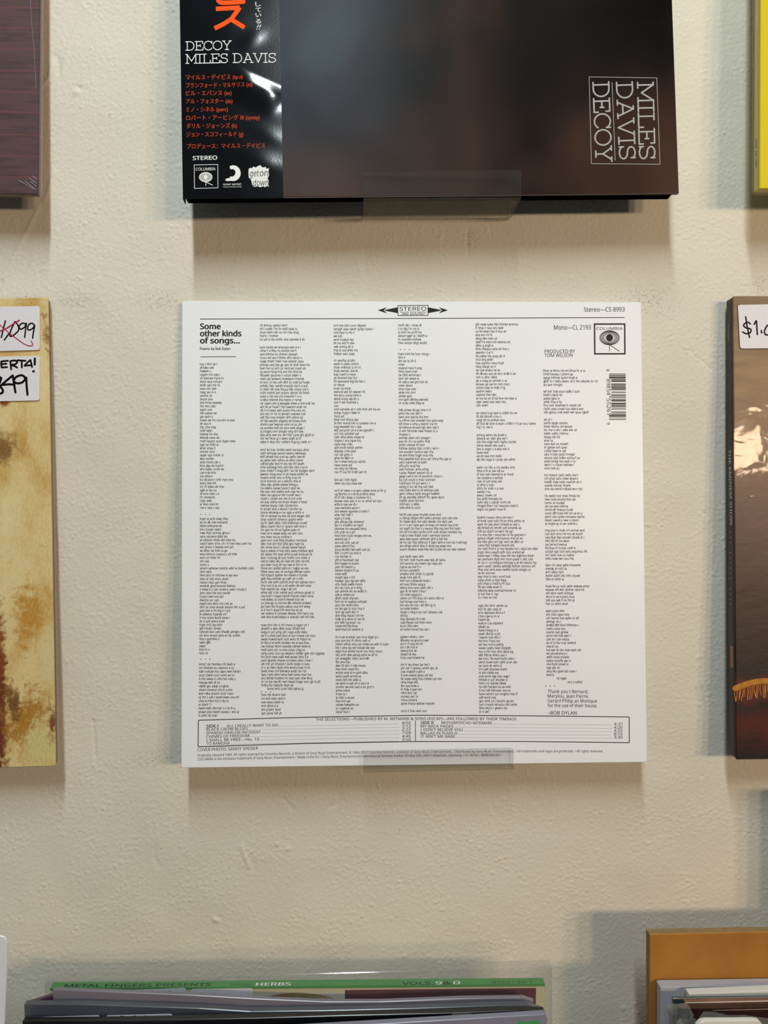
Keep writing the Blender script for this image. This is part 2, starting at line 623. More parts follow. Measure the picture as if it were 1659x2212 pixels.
    xa = np.concatenate([[-2.2, -1.0, -0.5], xs, [0.5, 1.0, 2.2]])
    za = np.concatenate([[0.0, 0.5, 0.9], zs, [2.0, 2.3, 2.7]])
    HH = np.zeros((len(za), len(xa)))
    HH[3:-3, 3:-3] = H
    XX, ZZ = np.meshgrid(xa, za)
    V = np.stack([XX, -HH, ZZ], -1).reshape(-1, 3)
    W = len(xa)
    I = (np.arange(len(za) - 1)[:, None] * W + np.arange(W - 1)[None, :]).reshape(-1)
    Fq = np.stack([I, I + 1, I + 1 + W, I + W], 1)
    me = bpy.data.meshes.new('wall_back')
    me.vertices.add(len(V))
    me.vertices.foreach_set('co', V.astype(np.float32).reshape(-1))
    me.loops.add(Fq.size)
    me.loops.foreach_set('vertex_index', Fq.reshape(-1).astype(np.int32))
    me.polygons.add(len(Fq))
    me.polygons.foreach_set('loop_start', np.arange(0, Fq.size, 4, dtype=np.int32))
    me.polygons.foreach_set('use_smooth', np.ones(len(Fq), dtype=bool))
    me.update(calc_edges=True)
    me.validate()
    me.materials.append(m)
    o = bpy.data.objects.new('wall_back', me)
    COL.objects.link(o)
    o['kind'] = 'structure'
    o['label'] = 'cream painted rough plaster wall'


make_wall()
fl = mesh_obj('floor', [(-2.2, -3.2, 0), (2.2, -3.2, 0), (2.2, 0.0, 0), (-2.2, 0.0, 0)], [(0, 1, 2, 3)], pm('grey_shop_floor', (120, 112, 102), 0.5, var=0.15, scale=4))
fl['kind'] = 'structure'
fl['label'] = 'grey shop floor'

# ------------------------------------------------------------------ shared materials
INK = pm('black_ink', (24, 24, 27), 0.5, 0.3)
INK_B = pm('deep_black_ink', (12, 12, 14), 0.45, 0.3)
MARKER = pm('black_marker', (14, 11, 14), 0.5, 0.08)
RED_MARKER = pm('crimson_marker', (165, 45, 75), 0.5, 0.3, var=0.2, scale=300)
STICKER = pm('white_price_sticker', (226, 224, 230), 0.45, 0.4, var=0.02)
WHITE_INK = pm('white_ink', (236, 238, 236), 0.4, 0.1, var=0.03)
SILVER_INK = pm('silver_grey_ink', (172, 172, 168), 0.45, 0.4, var=0.04)
ORANGE_INK = pm('orange_ink', (255, 86, 0), 0.45, 0.05, var=0.03)
RUST_INK = pm('rust_red_ink', (210, 74, 36), 0.45, 0.05, var=0.04)
ACRYLIC = clear('clear_acrylic', (0.962, 0.964, 0.962), 0.03, 0.022, (170, 166, 160))
ACRYLIC_EDGE = clear('clear_acrylic_edge', (0.80, 0.80, 0.80), 0.12, 0.30, (200, 198, 192))
SHRINK = clear('shrink_wrap_film', (0.985, 0.985, 0.985), 0.10, 0.012, bmp=0.18, bscale=26.0)
BAG = clear('clear_poly_sleeve', (0.95, 0.95, 0.95), 0.10, 0.10, (170, 168, 172), bmp=0.25, bscale=22.0, stretch=(0.35, 1, 1))
CAM4 = Matrix.Translation(CAM_POS) @ CAM_ROT.to_4x4()


def cam_pose(p):
    return CAM4 @ Matrix.Translation(Vector(p[:3])) @ Euler(p[3:], 'XYZ').to_matrix().to_4x4()


def standing(foot, head, roll=0.0):
    """Frame whose origin is `foot`, z axis towards `head`, x axis along the wall, y axis towards the wall."""
    ez = (head - foot).normalized()
    ex = Vector((1, 0, math.tan(roll)))
    ex = (ex - ez * ex.dot(ez)).normalized()
    ey = ez.cross(ex)
    m = Matrix((ex, ey, ez)).transposed().to_4x4()
    m.translation = foot
    return m


def ledge(mw_x0, mw_x1, z, h_front, lip, label, name='record_ledge'):
    """Clear bent-acrylic ledge: back plate on the wall, base, front lip. z is the top of the base."""
    t = 0.0022
    w2 = (mw_x1 - mw_x0) / 2
    root = thing(name, label, 'record ledge', Matrix.Translation(((mw_x0 + mw_x1) / 2, 0, z)), 'clear acrylic record ledges')
    # outer and inner profile in (y, z), from the back plate down, along the base, up the lip
    def prof(o):
        r = 0.0032
        pts = [(-0.0002 - o, 0.045)]
        for i in range(7):
            a = math.radians(0 - 90 * i / 6)
            pts.append((-0.0002 - r + (r - o) * math.cos(a), -t + r + (r - o) * math.sin(a)))
        for i in range(7):
            a = math.radians(-90 - 90 * i / 6)
            pts.append((-h_front + r + (r - o) * math.cos(a), -t + r + (r - o) * math.sin(a)))
        pts.append((-h_front + o, lip))
        return pts
    a, b = prof(0), prof(t)
    n = len(a)
    V = []
    for x in (-w2, w2):
        V += [(x, y, q) for y, q in a] + [(x, y, q) for y, q in b]
    Fc, Fe = [], []
    for i in range(n - 1):
        Fc.append((i, i + 1, 2 * n + i + 1, 2 * n + i))
        Fc.append((n + i + 1, n + i, 3 * n + i, 3 * n + i + 1))
        Fe.append((i + 1, i, n + i, n + i + 1))
        Fe.append((2 * n + i, 2 * n + i + 1, 3 * n + i + 1, 3 * n + i))
    Fe.append((n - 1, 2 * n - 1, 4 * n - 1, 3 * n - 1))
    Fe.append((0, 2 * n, 3 * n, n))
    o = mesh_obj('ledge_sheet', V, Fc + Fe, [ACRYLIC, ACRYLIC_EDGE], root)
    for k, p in enumerate(o.data.polygons):
        p.material_index = 0 if k < len(Fc) else 1
    return root


# ------------------------------------------------------------------ white sleeve, back cover with columns of print
def white_sleeve():
    S, T = 0.313, 0.0042
    mw = cam_pose((0.02144749, 0.51548394, -0.16975956, -0.02449215, -0.00412994, 0.02497478))
    root = thing('record_sleeve', 'white record sleeve printed with six columns of small black text and a barcode', 'record sleeve', mw)
    white = pm('white_coated_card', (240, 243, 247), 0.36, 0.5, var=0.012, scale=25, bmp=0.02, bscale=80)
    edge = pm('white_card_edge', (212, 210, 206), 0.55, 0.3, var=0.05, scale=300)
    slab('front_panel', -S / 2, S / 2, 0, S, 0, 0.0013, white, root, r=0.0016)
    slab('back_panel', -S / 2 + .0003, S / 2 - .0003, 0.0002, S - .0006, 0.0016, T, edge, root, r=0.0016)
    sf = Surf(mw)
    k = Ink(sf)                                                    # head rule, catalogue numbers
    k.stroke([(432, 689.3), (900, 687.8), (1349, 686)], 1.5, False)
    k.text('Stereo\u2014CS 8993', (1261.5, 673.6), (1349.4, 673.0), 9.6)
    k.text('Mono\u2014CL 2193', (1196.7, 712.2), (1276.5, 711.6), 9.6)
    k.text('PRODUCED BY', (1176.2, 762.7), (1242.2, 762.3), 7.4)
    k.text('TOM WILSON', (1176.2, 771.3), (1236.8, 770.8), 7.4)
    k.build('catalogue_lettering', INK, root)
    k = Ink(sf)                                                    # title
    k.text('Some', (432, 711), (476.9, 711), 12.4, bold=0.034)
    k.text('other kinds', (432, 726.4), (521.8, 726.2), 12.4, bold=0.034)
    k.text('of songs\u2026', (432, 741.7), (518.5, 741.5), 12.4, bold=0.034)
    k.text('Poems by Bob Dylan', (432, 755.9), (497.6, 755.7), 5.4, bold=0.022)
    k.stroke([(433, 770.8), (510, 770.4)], 1.3, False)
    k.build('title_lettering', INK_B, root)
    k = Ink(sf)                                                    # stereo arrow emblem
    k.frame([(859.4, 660), (924.4, 659.6), (924.6, 681.2), (859.6, 681.6)], 1.4)
    k.text('STEREO', (863, 671.2), (921, 670.8), 8.4, bold=0.003)
    k.text('"360 SOUND"', (863.5, 680.2), (920, 679.8), 6.8, slant=0.2)
    for sgn, x0 in ((-1, 859.4), (1, 924.4)):
        tip = x0 + sgn * 43.5
        k.poly([(x0, 663.8), (x0 + sgn * 28, 669.4), (x0 + sgn * 28, 671.2), (x0, 676.4)])
        k.poly([(tip, 670.2), (tip - sgn * 20, 663.6), (tip - sgn * 13, 670.2)])
        k.poly([(tip, 670.2), (tip - sgn * 20, 676.8), (tip - sgn * 13, 670.2)])
    k.build('stereo_emblem', INK_B, root)
    k = Ink(sf)                                                    # label logo
    k.frame([(1284.2, 700.1), (1349.4, 700.0), (1349.8, 764.2), (1284.8, 764.4)], 3.1)
    k.text('COLUMBIA', (1288.2, 712.6), (1345, 712.4), 5.6, bold=0.004)
    c = (1316.7, 729.6)
    k.disc(c, 7.6, 8.0)
    for r0, r1 in ((9.6, 10.4), (12.0, 13.4), (14.8, 16.4), (18.0, 20.0), (21.2, 22.2)):
        k.ring(c, (r0, 8.2 + (r0 - 8) * .50), (r1, 8.2 + (r1 - 8) * .54))
    k.stroke([(1316.4, 745), (1316.5, 759)], 1.3, False)
    k.stroke([(1318, 745.5), (1338.3, 759)], 1.4, False)
    k.build('label_logo', INK_B, root)
    k = Ink(sf)                                                    # barcode lying on its side
    L = ['0001101', '0001011']
    A = {'0': '0001101', '1': '0011001', '2': '0010011', '3': '0111101', '4': '0100011', '5': '0110001', '6': '0101111', '7': '0111011', '8': '0110111', '9': '0001011'}
    inv = lambda s: ''.join('1' if q == '0' else '0' for q in s)
    bits = '101' + ''.join(A[d] for d in '889854') + '01010' + ''.join(inv(A[d]) for d in '552619') + '101'
    y0, y1 = 806.8, 907.2
    for i, bchar in enumerate(bits):
        if bchar == '1':
            a, b = y0 + (y1 - y0) * i / 95, y0 + (y1 - y0) * (i + 1) / 95
            long_ = i < 10 or i > 84 or 45 <= i < 50
            xl, xr = (1315.6 if long_ else 1320.4), 1351.6 + 0.7 * i / 95
            k.add([(xl, a), (xr, a), (xr, b), (xl, b)], [(0, 1, 2, 3)])
    k.text('89854', (1310.3, 818.5), (1310.6, 853.6), 8.4)
    k.text('55261', (1310.6, 860.8), (1311, 895.6), 8.4)
    k.text('8', (1310.0, 797.4), (1310.0, 802.0), 6.4)
    k.text('9', (1311.0, 912.4), (1311.0, 917.0), 6.4)
    k.build('barcode', pm('barcode_ink', (48, 40, 42), 0.5, 0.3), root)
    cols = [
        (432, [(787, 1097, [38, 29, 25, 44, 52, 51, 43, 37, 36, 28, 27, 51, 38, 28, 38, 29, 79, 23, 34, 28, 38, 42, 77, 41, 33, 32, 53, 33, 45, 51, 52, 34, 29, 75, 34, 52, 36, 41, 34, 26, 40, 44]),
               (1111, 1111, None),
               (1121, 1411, [60, 60, 48, 45, 65, 59, 76, 112, 72, 60, 82, 45, 21, 22, 118, 26, 85, 65, 60, 77, 100, 65, 51, 42, 70, 97, 68, 61, 66, 54, 48, 46, 100, 91, 44, 25, 14, 24, 20]),
               (1424, 1424, None),
               (1435, 1546, [77, 75, 91, 77, 81, 46, 64, 73, 77, 87, 65, 29, 78, 89, 43])]),
        (563, [(703, 733.5, [60, 80, 87, 43, 97]),
               (750.5, 955, [90, 78, 80, 91, 95, 107, 98, 95, 89, 95, 110, 105, 105, 106, 90, 89, 118, 99, 96, 97, 92, 99, 91, 95, 92, 116, 89, 110]),
               (972, 1333, [105, 97, 97, 93, 95, 101, 118, 102, 88, 90, 82, 87, 92, 86, 90, 101, 80, 90, 92, 105, 93, 102, 99, 85, 95, 67, 99, 97, 97, 115, 111, 106, 106, 99, 107, 105, 102, 93, 116, 110, 77, 116, 115, 93, 108, 108, 91, 112, 116]),
               (1350.5, 1480.5, [103, 95, 104, 117, 109, 102, 108, 94, 137, 102, 112, 105, 105, 96, 109, 109, 127, 71]),
               (1488, 1488, [(13, 77)]), (1494.5, 1494.5, None),
               (1501, 1541, [52, 52, 49, 38, 43, 43])]),
        (723, [(703.5, 764.5, [72, 88, 47, 19, 45, 45, 41, 51, 45]),
               (779, 1020, [51, 54, 60, 52, 50, 49, 67, 22, 37, 68, 60, 53, 52, 11, 101, 57, 23, 54, 89, 59, 88, 53, 65, 59, 38, 64, 47, 41, 42, 67, 38, 51, 69]),
               (1037, 1044.5, [51, 61]),
               (1060, 1360, [111, 86, 78, 102, 51, 54, 74, 41, 36, 65, 62, 68, 45, 79, 33, 53, 43, 76, 57, 37, 52, 51, 43, 52, 27, 45, 65, 58, 61, 67, 43, 51, 71, 51, 64, 51, 64, 63, 55, 51, 61]),
               (1376.5, 1538, [94, 76, 115, 84, 101, 90, 73, 32, 68, 49, 68, 56, 53, 72, 82, 31, 26, 39, 31, 51, 39, 30])]),
        (863, [(703, 741, [51, 47, 51, 62, 51, 61]), (755, 755, None),
               (765, 871, [67, 15, 39, 12, 50, 40, 51, 45, 65, 30, 41, 37, 28, 68, 54]),
               (886, 1097, [69, 53, 66, 95, 82, 86, 86, 28, 69, 68, 58, 86, 73, 74, 112, 62, 45, 64, 73, 93, 79, 67, 72, 86, 86, 100, 52, 45, 45]),
               (1112, 1187, [91, 125, 115, 127, 130, 135, 110, 102, 147, 112, 144]),
               (1202.5, 1360, [53, 97, 92, 46, 43, 72, 43, 67, 57, 70, 57, 48, 96, 56, 80, 39, 92, 16, 54, 68, 40, 64]),
               (1376, 1421, [52, 63, 47, 37, 36, 33, 50]),
               (1436, 1520, [63, 79, 52, 69, 88, 38, 39, 45, 35, 36, 36, 74]),
               (1536, 1536, [57])]),
        (1031, [(701, 876, [93, 62, 66, 36, 45, 74, 37, 73, 37, 61, 38, 63, 44, 54, 89, 47, 70, 73, 63, 33, 42, 88, 66, 27]),
                (892.5, 923, [87, 53, 61, 131, 36]), (940, 993, [66, 67, 86, 62, 71, 27, 56, 86]),
                (1010, 1100.5, [82, 58, 80, 58, 55, 39, 59, 28, 43, 54, 72, 90, 62]),
                (1118, 1291, [77, 104, 91, 97, 79, 104, 99, 98, 81, 130, 100, 123, 120, 128, 124, 116, 38, 69, 61, 69, 52, 83, 44, 40]),
                (1308.5, 1537.5, [62, 50, 59, 46, 24, 54, 26, 42, 49, 47, 48, 55, 73, 74, 60, 81, 83, 49, 62, 43, 66, 63, 58, 71, 69, 83, 36, 75, 82, 61, 22])]),
        (1177, [(801, 831.5, [91, 66, 75, 117, 42]), (846, 891, [81, 42, 36, 41, 80, 85, 96]),
                (906.5, 1012, [19, 53, 61, 72, 53, 36, 20, 54, 51, 51, 69, 77, 67, 66, 32]),
                (1026.5, 1056.5, [73, 74, 83, 55, 83]), (1071.5, 1131.5, [77, 67, 44, 50, 60, 81, 85, 72, 70]),
                (1146, 1207, [86, 80, 85, 53, 47, 66, 91, 65, 61]), (1221, 1251.5, [77, 47, 41, 76, 41]),
                (1266.5, 1304.5, [96, 85, 61, 63, 62, 47]),
                (1320, 1458, [41, 51, 73, 31, 71, 45, 50, 53, 52, 63, 27, 74, 45, 52, 52, 46, 28, 66, 15]),
                (1465.5, 1473.5, [(22, 21), (45, 32)]), (1482, 1482, None)]),
    ]
    # measured lean of each column's left edge, pixels per pixel of height
    for ci, (x0, blocks) in enumerate(cols):
        k = Ink(sf)
        for (ya, yb, ws) in blocks:
            if ws is None:
                for q in range(3):
                    k.disc((x0 + 2 + 9.6 * q, ya), 1.1, 1.1, 8)
                continue
            for i, w in enumerate(ws):
                y = ya + (yb - ya) * i / max(1, len(ws) - 1)
                ind, wd = w if isinstance(w, tuple) else (0, w)
                sh = {0: -3.0 if y > 1250 else 0.0, 5: 0.0}.get(ci, 0.0)
                xx = x0 + (y - 1100) * (0.0042 + 0.0018 * (ci - 1)) * (1 if ci else 0) + (0 if ci else -3.0 * max(0, (y - 1250) / 300))
                body_copy(k, xx + ind, y, wd)
        k.build('text_column', INK, root)
    k = Ink(sf)                                                    # thanks
    for s, xr, y in (('Thank you t Bernard,', 1270.8, 1497), ('Marylou, Jean Pierre,', 1272, 1507), ('Gerard Philip an Monique', 1289.8, 1517.2), ('for the use of their house.', 1290.3, 1527.3), ('\u2013BOB DYLAN', 1245.6, 1543.3)):
        k.text(s, (1183, y), (xr, y + 0.6), 7.4)
    k.build('thanks_lettering', INK, root)
    k = Ink(sf)                                                    # track list box
    k.stroke([(428.6, 1555.8), (660, 1549.4), (900, 1545), (1130, 1546), (1359.2, 1548.8), (1359.4, 1604.2), (1130, 1601.6), (900, 1601.6), (660, 1606), (428, 1612.9)], 1.7, False, True)
    k.stroke([(897.3, 1556.2), (897.5, 1602)], 1.3, False)
    k.text('THE SELECTIONS\u2014PUBLISHED BY M. WITMARK & SONS (ASCAP)\u2014ARE FOLLOWED BY THEIR TIMINGS', (681.9, 1556.9), (1115.3, 1556.2), 6.0, bow=-1.3)
    k.text('SIDE I', (445.8, 1571.6), (472.5, 1571.0), 6.2, bold=0.024)
    k.text('SIDE II', (908.7, 1563.8), (937, 1564.0), 6.2, bold=0.024)
    rows = [('ALL I REALLY WANT TO DO', 489.7, 600.4, 1570.9, '4:02', 1564.0), ('BLACK CROW BLUES', 445.8, 535.2, 1578.4, '3:12', 1571.2), ('SPANISH HARLEM INCIDENT', 445.8, 563.4, 1586.2, '2:22', 1578.4),
            ('CHIMES OF FREEDOM', 445.8, 538.3, 1593.8, '7:09', 1585.8), ('I SHALL BE FREE\u2014No. 10', 445.8, 560, 1601.6, '4:45', 1593.2), ('TO RAMONA', 445.8, 497, 1609.2, '3:50', 1600.4)]
    rows2 = [('MOTORPSYCHO NITEMARE', 953.6, 1063, 1563.9, '4:31', 1566.8), ('MY BACK PAGES', 908.7, 979.3, 1571.4, '4:20', 1574.0), ("I DON'T BELIEVE YOU", 908.7, 999.5, 1578.8, '4:20', 1581.2),
             ('BALLAD IN PLAIN D', 908.7, 987.4, 1586.4, '8:15', 1588.4), ("IT AIN'T ME BABE", 908.7, 983.2, 1593.4, '3:30', 1595.4)]
    for rr, xe, t0, t1 in ((rows, 862, 868.4, 887.2), (rows2, 1320, 1326, 1344.6)):
        for s, xa, xb, y, tm, yt in rr:
            yb = y + (yt - y) * (xb - xa) / (t1 - xa)
            k.text(s, (xa, y), (xb, yb), 5.8)
            k.text(tm, (t0, yt), (t1, yt), 5.8)
            x = xb + 3
            while x < xe:
                yy = y + (yt - y) * (x - xa) / (t1 - xa)
                k.add([(x, yy - 1.1), (x + 1.1, yy - 1.1), (x + 1.1, yy), (x, yy)], [(0, 1, 2, 3)])
                x += 3.55
    k.build('track_list', INK, root)
    k = Ink(sf)                                                    # small print
    k.text('COVER PHOTO: SANDY SPEISER', (426.7, 1622.8), (557.7, 1619.2), 6.6)
    k.text('Originally released 1964. All rights reserved by Columbia Records, a division of Sony Music Entertainment. \u00a9 1964, 2017 Columbia Records, a division of Sony Music Entertainment. / Distributed by Sony Music Entertainment. / All trademarks and logos are protected. / All rights reserved.',
           (426.7, 1634.2), (1302.5, 1625.2), 5.2, bow=-3.0)
    k.text('COLUMBIA is the exclusive trademark of Sony Music Entertainment / Made in the EU. / Sony Music Entertainment International Services GmbH, PO Box 510, 33311 G\u00fctersloh, Germany. / LC 00162 / 88985455261.',
           (426.7, 1642.6), (1082.8, 1633.6), 5.2, bow=-1.8)
    k.build('small_print', INK, root)
    return root, mw


# ------------------------------------------------------------------ dark sleeve with a glossy paper strip
def dark_sleeve():
    S, T = 0.318, 0.0088
    mw = cam_pose((0.0321742, 0.49213377, 0.20223149, -0.03069896, -0.02286725, 0.0352559))
    root = thing('record_sleeve', 'dark brown and blue-black record sleeve with a glossy black paper strip on its left', 'record sleeve', mw)
    m, nt, bs, new, link = base_mat('smoky_print_and_light')
    vec = coords(nt)
    n1 = noise(nt, vec, 9.0, 2.0, 0.5, 0.4)
    c = ramp(nt, n1, [(0.34, lin(16, 14, 14)), (0.48, lin(28, 24, 23)), (0.58, lin(50, 36, 30)), (0.70, lin(70, 50, 42))])
    # cool sheen of the ceiling tube painted into the left half's colour
    sep = new('ShaderNodeSeparateXYZ')
    link(vec, sep.inputs[0])
    mr = new('ShaderNodeMapRange')
    mr.interpolation_type = 'SMOOTHSTEP'
    mr.inputs[1].default_value, mr.inputs[2].default_value = 0.0, -0.085
    link(sep.outputs[0], mr.inputs[0])
    n2 = noise(nt, vec, 14.0, 2.0, 0.5, 0.2)
    blue = ramp(nt, n2, [(0.36, lin(20, 23, 31)), (0.52, lin(34, 39, 53)), (0.68, lin(46, 68, 76))])
    low = new('ShaderNodeMapRange')                               # warm lamplight painted in as brown along the foot
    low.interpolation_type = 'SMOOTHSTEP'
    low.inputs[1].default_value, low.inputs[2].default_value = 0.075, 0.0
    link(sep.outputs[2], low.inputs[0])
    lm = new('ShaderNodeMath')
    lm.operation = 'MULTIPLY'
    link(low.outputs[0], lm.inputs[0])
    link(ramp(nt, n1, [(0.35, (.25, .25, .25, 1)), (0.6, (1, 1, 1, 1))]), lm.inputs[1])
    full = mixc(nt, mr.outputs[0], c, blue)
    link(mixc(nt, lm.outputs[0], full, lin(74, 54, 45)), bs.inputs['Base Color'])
    bs.inputs['Roughness'].default_value = 0.34
    bs.inputs['Specular IOR Level'].default_value = 0.06
    bump(nt, bs, noise(nt, vec, 900, 3.0), 0.06, 0.0004)
    edge = pm('black_card_edge', (5, 5, 5), 0.7, 0.0, var=0.2)
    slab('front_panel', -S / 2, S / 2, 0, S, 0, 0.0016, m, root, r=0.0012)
    slab('back_panel', -S / 2 + 0.0006, S / 2 - 0.0035, 0.0003, S - 0.0005, 0.0022, T, edge, root, r=0.0012)
    sf = Surf(mw)
    # worn pale line along the bottom fold
    k = Ink(Surf(mw, (0, 0.0008, 0), (0, 0, -1)))
    k = Ink(sf)
    k.stroke([(399, 428.6), (610, 427.2), (1000, 423.4), (1466, 418.0)], 0.9, False)
    lab(k.build('fold_wear', pm('worn_fold', (86, 78, 70), 0.5, var=0.4, scale=500), root), 'pale worn line along the bottom fold')

    # the paper strip wraps the left edge and bulges a little
    x_l, x_r = -S / 2 - 0.0004, sf.pt(608.5, 250).x
    bulges = []
    crease = sf.pt(566, 180)
    for (u_, v_, rl, rs, ang, amp) in ((565, 350, 0.0130, 0.0080, -20, 0.0003), (545, 86, 0.0080, 0.0050, 35, 0.00022), (480, 60, 0.018, 0.008, -8, 0.0003), (580, 292, 0.011, 0.006, -25, 0.0002)):
        p_ = sf.pt(u_, v_)
        bulges.append((p_.x, p_.z, rl, rs, math.radians(ang), amp))

    def relief(x, z):
        x, z = np.asarray(x, float), np.asarray(z, float)
        u = np.clip((x - x_l) / (x_r - x_l), 0, 1)
        env = np.sin(np.pi * np.clip(u, 0.0, 1.0)) ** 2
        w = 0.00045 * np.sin(z * 148 + u * 3.6 + 0.35 * np.sin(z * 61)) + 0.0003 * np.sin(z * 231 - u * 2.5 + 1.2) + 0.00055 * np.sin(z * 70 - 1.5 * u + 2.4)
        g = np.zeros_like(u)
        # one crease whose short steep face turns up and to the right
        nx_, nz_ = 0.44, 0.898
        s = (x - crease.x) * nx_ + (z - crease.z) * nz_
        t = -(x - crease.x) * nz_ + (z - crease.z) * nx_
        rise = np.clip((s + 0.022) / 0.0190, 0, 1)
        rise = rise * rise * (3 - 2 * rise)
        q = np.clip(s + 0.003, 0, 0.0062)
        fall = np.clip((0.125 * q + 3.23 * q * q) / 0.00090, 0, 1)
        g = g + 0.00090 * rise * (1 - fall) * np.exp(-(t / 0.0150) ** 4)
        for (cx, cz, rl, rs, ang, amp) in bulges:
            dx, dz = x - cx, z - cz
            ca, sa = math.cos(ang), math.sin(ang)
            g = g + amp * np.exp(-((dx * ca + dz * sa) / rl) ** 2 - ((-dx * sa + dz * ca) / rs) ** 2)
        return 0.00035 + env * (0.0001 + 0.08 * w) + g
    nx, nz = 64, 340
    gx, gz = np.linspace(x_l, x_r, nx), np.linspace(-0.0006, S, nz)
    X, Z = np.meshgrid(gx, gz)
    V = np.stack([X, -relief(X, Z), Z], -1).reshape(-1, 3).tolist()
    Fc = [(j * nx + i, j * nx + i + 1, (j + 1) * nx + i + 1, (j + 1) * nx + i) for j in range(nz - 1) for i in range(nx - 1)]
    b = len(V)                                                     # the part folded round the left edge and the bottom return
    for z in gz:
        V += [(x_l - 0.0003, 0.0005, z), (x_l - 0.0003, T + 0.0004, z)]
    for j in range(nz - 1):
        Fc.append((b + 2 * j, j * nx, (j + 1) * nx, b + 2 * j + 2))
        Fc.append((b + 2 * j + 1, b + 2 * j, b + 2 * j + 2, b + 2 * j + 3))
    obi_m, nt, bs, new, link = base_mat('glossy_black_strip')
    vec = coords(nt)
    link(ramp(nt, noise(nt, vec, 25, 2), [(0.3, lin(9, 10, 13)), (0.7, lin(15, 18, 23))]), bs.inputs['Base Color'])
    bs.inputs['Roughness'].default_value = 0.095
    bs.inputs['Specular IOR Level'].default_value = 0.4
    bump(nt, bs, noise(nt, vec, 700, 3), 0.03, 0.0003)
    strip = mesh_obj('paper_strip', V, Fc, obi_m, root, smooth=True)
    lab(strip, 'glossy black paper strip with orange and white lettering')
    so = Surf(mw, (0, 0, 0), (0, -1, 0), relief)
    k = Ink(so)
    slab_text(k, 'DECOY', (401.8, 110.2), (499.2, 108.8), 19.6, 1.75)
    slab_text(k, 'MILES DAVIS', (401.9, 138.6), (596.2, 136.0), 20.4, 1.75)
    k.build('title_lettering', WHITE_INK, strip, 2)
    k = Ink(so)
    k.text('STEREO', (416.6, 346.6), (469.7, 345.4), 8.6, bold=0.02)
    k.build('stereo_lettering', WHITE_INK, strip, 2)
    k = Ink(so)
    for s, x, y in (('\u3057', 558.0, 14.5), ('\u3066', 558.4, 26.6), ('\u3044', 558.4, 38.0), ('\u308b', 558.4, 51.6)):
        k.text(s, (x - 6.0, y), (x + 6.0, y - 0.2), 8.2, kind='cjk')
    for x in (556.2, 561.4):
        k.stroke([(x + 2.6, 54.6), (x - 0.4, 61.0)], 1.7, False)
        k.disc((x - 1.6, 64.2), 1.1, 1.1, 8)
    k.build('vertical_lettering', WHITE_INK, strip, 2)
    k = Ink(so)
    for s, x0, x1, y in (('\u30de\u30a4\u30eb\u30b9\u30fb\u30c7\u30a4\u30d3\u30b9 (tp.s)', 402, 524.7, 172.6), ('\u30d6\u30e9\u30f3\u30d5\u30a9\u30fc\u30c9\u30fb\u30de\u30eb\u30b5\u30ea\u30b9 (ss)', 402, 546, 190),
                         ('\u30d3\u30eb\u30fb\u30a8\u30d0\u30f3\u30b9 (ss)', 402, 500.6, 206.8), ('\u30a2\u30eb\u30fb\u30d5\u30a9\u30b9\u30bf\u30fc (ds)', 402.2, 502.5, 224.4),
                         ('\u30df\u30ce\u30fb\u30b7\u30cd\u30eb (perc)', 402.4, 492.6, 242), ('\u30ed\u30d0\u30fc\u30c8\u30fb\u30a2\u30fc\u30d3\u30f3\u30b0 III (synty)', 402.6, 561, 260),
                         ('\u30c0\u30ea\u30eb\u30fb\u30b8\u30e7\u30fc\u30f3\u30ba (b)', 402.8, 512, 277.6), ('\u30b8\u30e7\u30f3\u30fb\u30b9\u30b3\u30d5\u30a3\u30fc\u30eb\u30c9 (g)', 403, 526, 295.8),
                         ('\u30d7\u30ed\u30c7\u30e5\u30fc\u30b9\uff1a\u30de\u30a4\u30eb\u30b9\u30fb\u30c7\u30a4\u30d3\u30b9', 404, 573, 321.4)):
        k.text(s, (x0, y), (x1, y - 0.9 * (x1 - x0) / 120), 8.4, kind='cjk', bold=0.006)
    k.build('rust_lettering', RUST_INK, strip, 2)
    k = Ink(so)                                                    # big orange characters, cut by the frame
    k.stroke([(466.6, 20.5), (518.2, 17.6), (500, 43), (483, 54), (464, 63.2)], 9.6, False)
    k.disc((518.0, 19.8), 3.0, 3.0, 10)
    k.disc((499.5, 43), 4.6, 4.6, 12)
    k.disc((483, 54), 4.7, 4.7, 12)
    k.stroke([(497, 42.0), (528.6, 61.2)], 9.6, False)
    k.smooth([(470.5, -28), (470.8, -4), (475, 5.6), (490, 7.2), (526, 5.0)], 9.6)
    k.smooth([(470.5, -14), (500, -20), (526, -26)], 9.6)
    k.build('orange_characters', ORANGE_INK, strip, 2)
    k = Ink(so)                                                    # three logos at the foot
    k.frame([(419.8, 357.2), (470.7, 356.0), (471.2, 406.6), (420.4, 407.8)], 1.1)
    k.text('COLUMBIA', (423.2, 369.4), (466, 368.5), 6.2, bold=0.004)
    c = (444.7, 383.4)
    k.disc(c, 4.6, 4.6)
    for r0, r1 in ((5.6, 6.8), (7.8, 9.0), (10.2, 11.8), (12.6, 14.4)):
        k.ring(c, (r0, 4.6 + (r0 - 5) * .62), (r1, 4.6 + (r1 - 5) * .66))
    k.stroke([(444.8, 394), (445, 402.2)], 1.3, False)
    k.stroke([(446, 394.5), (460, 401)], 1.4, False)
    k.build('label_logo', WHITE_INK, strip, 2)
    k = Ink(so)
    top, bot = [], []
    for i in range(19):
        a = math.radians(118 - 232 * i / 18)
        top.append((504 + 16.2 * math.cos(a), 375 - 17.0 * math.sin(a)))
        rr = 6.2 + 4.8 * abs(i / 18 - 0.1) ** 1.0
        bot.append((501 + rr * 0.98 * math.cos(a), 372.5 - rr * math.sin(a)))
    k.add(top + bot, [(i, i + 1, 19 + i + 1, 19 + i) for i in range(18)])
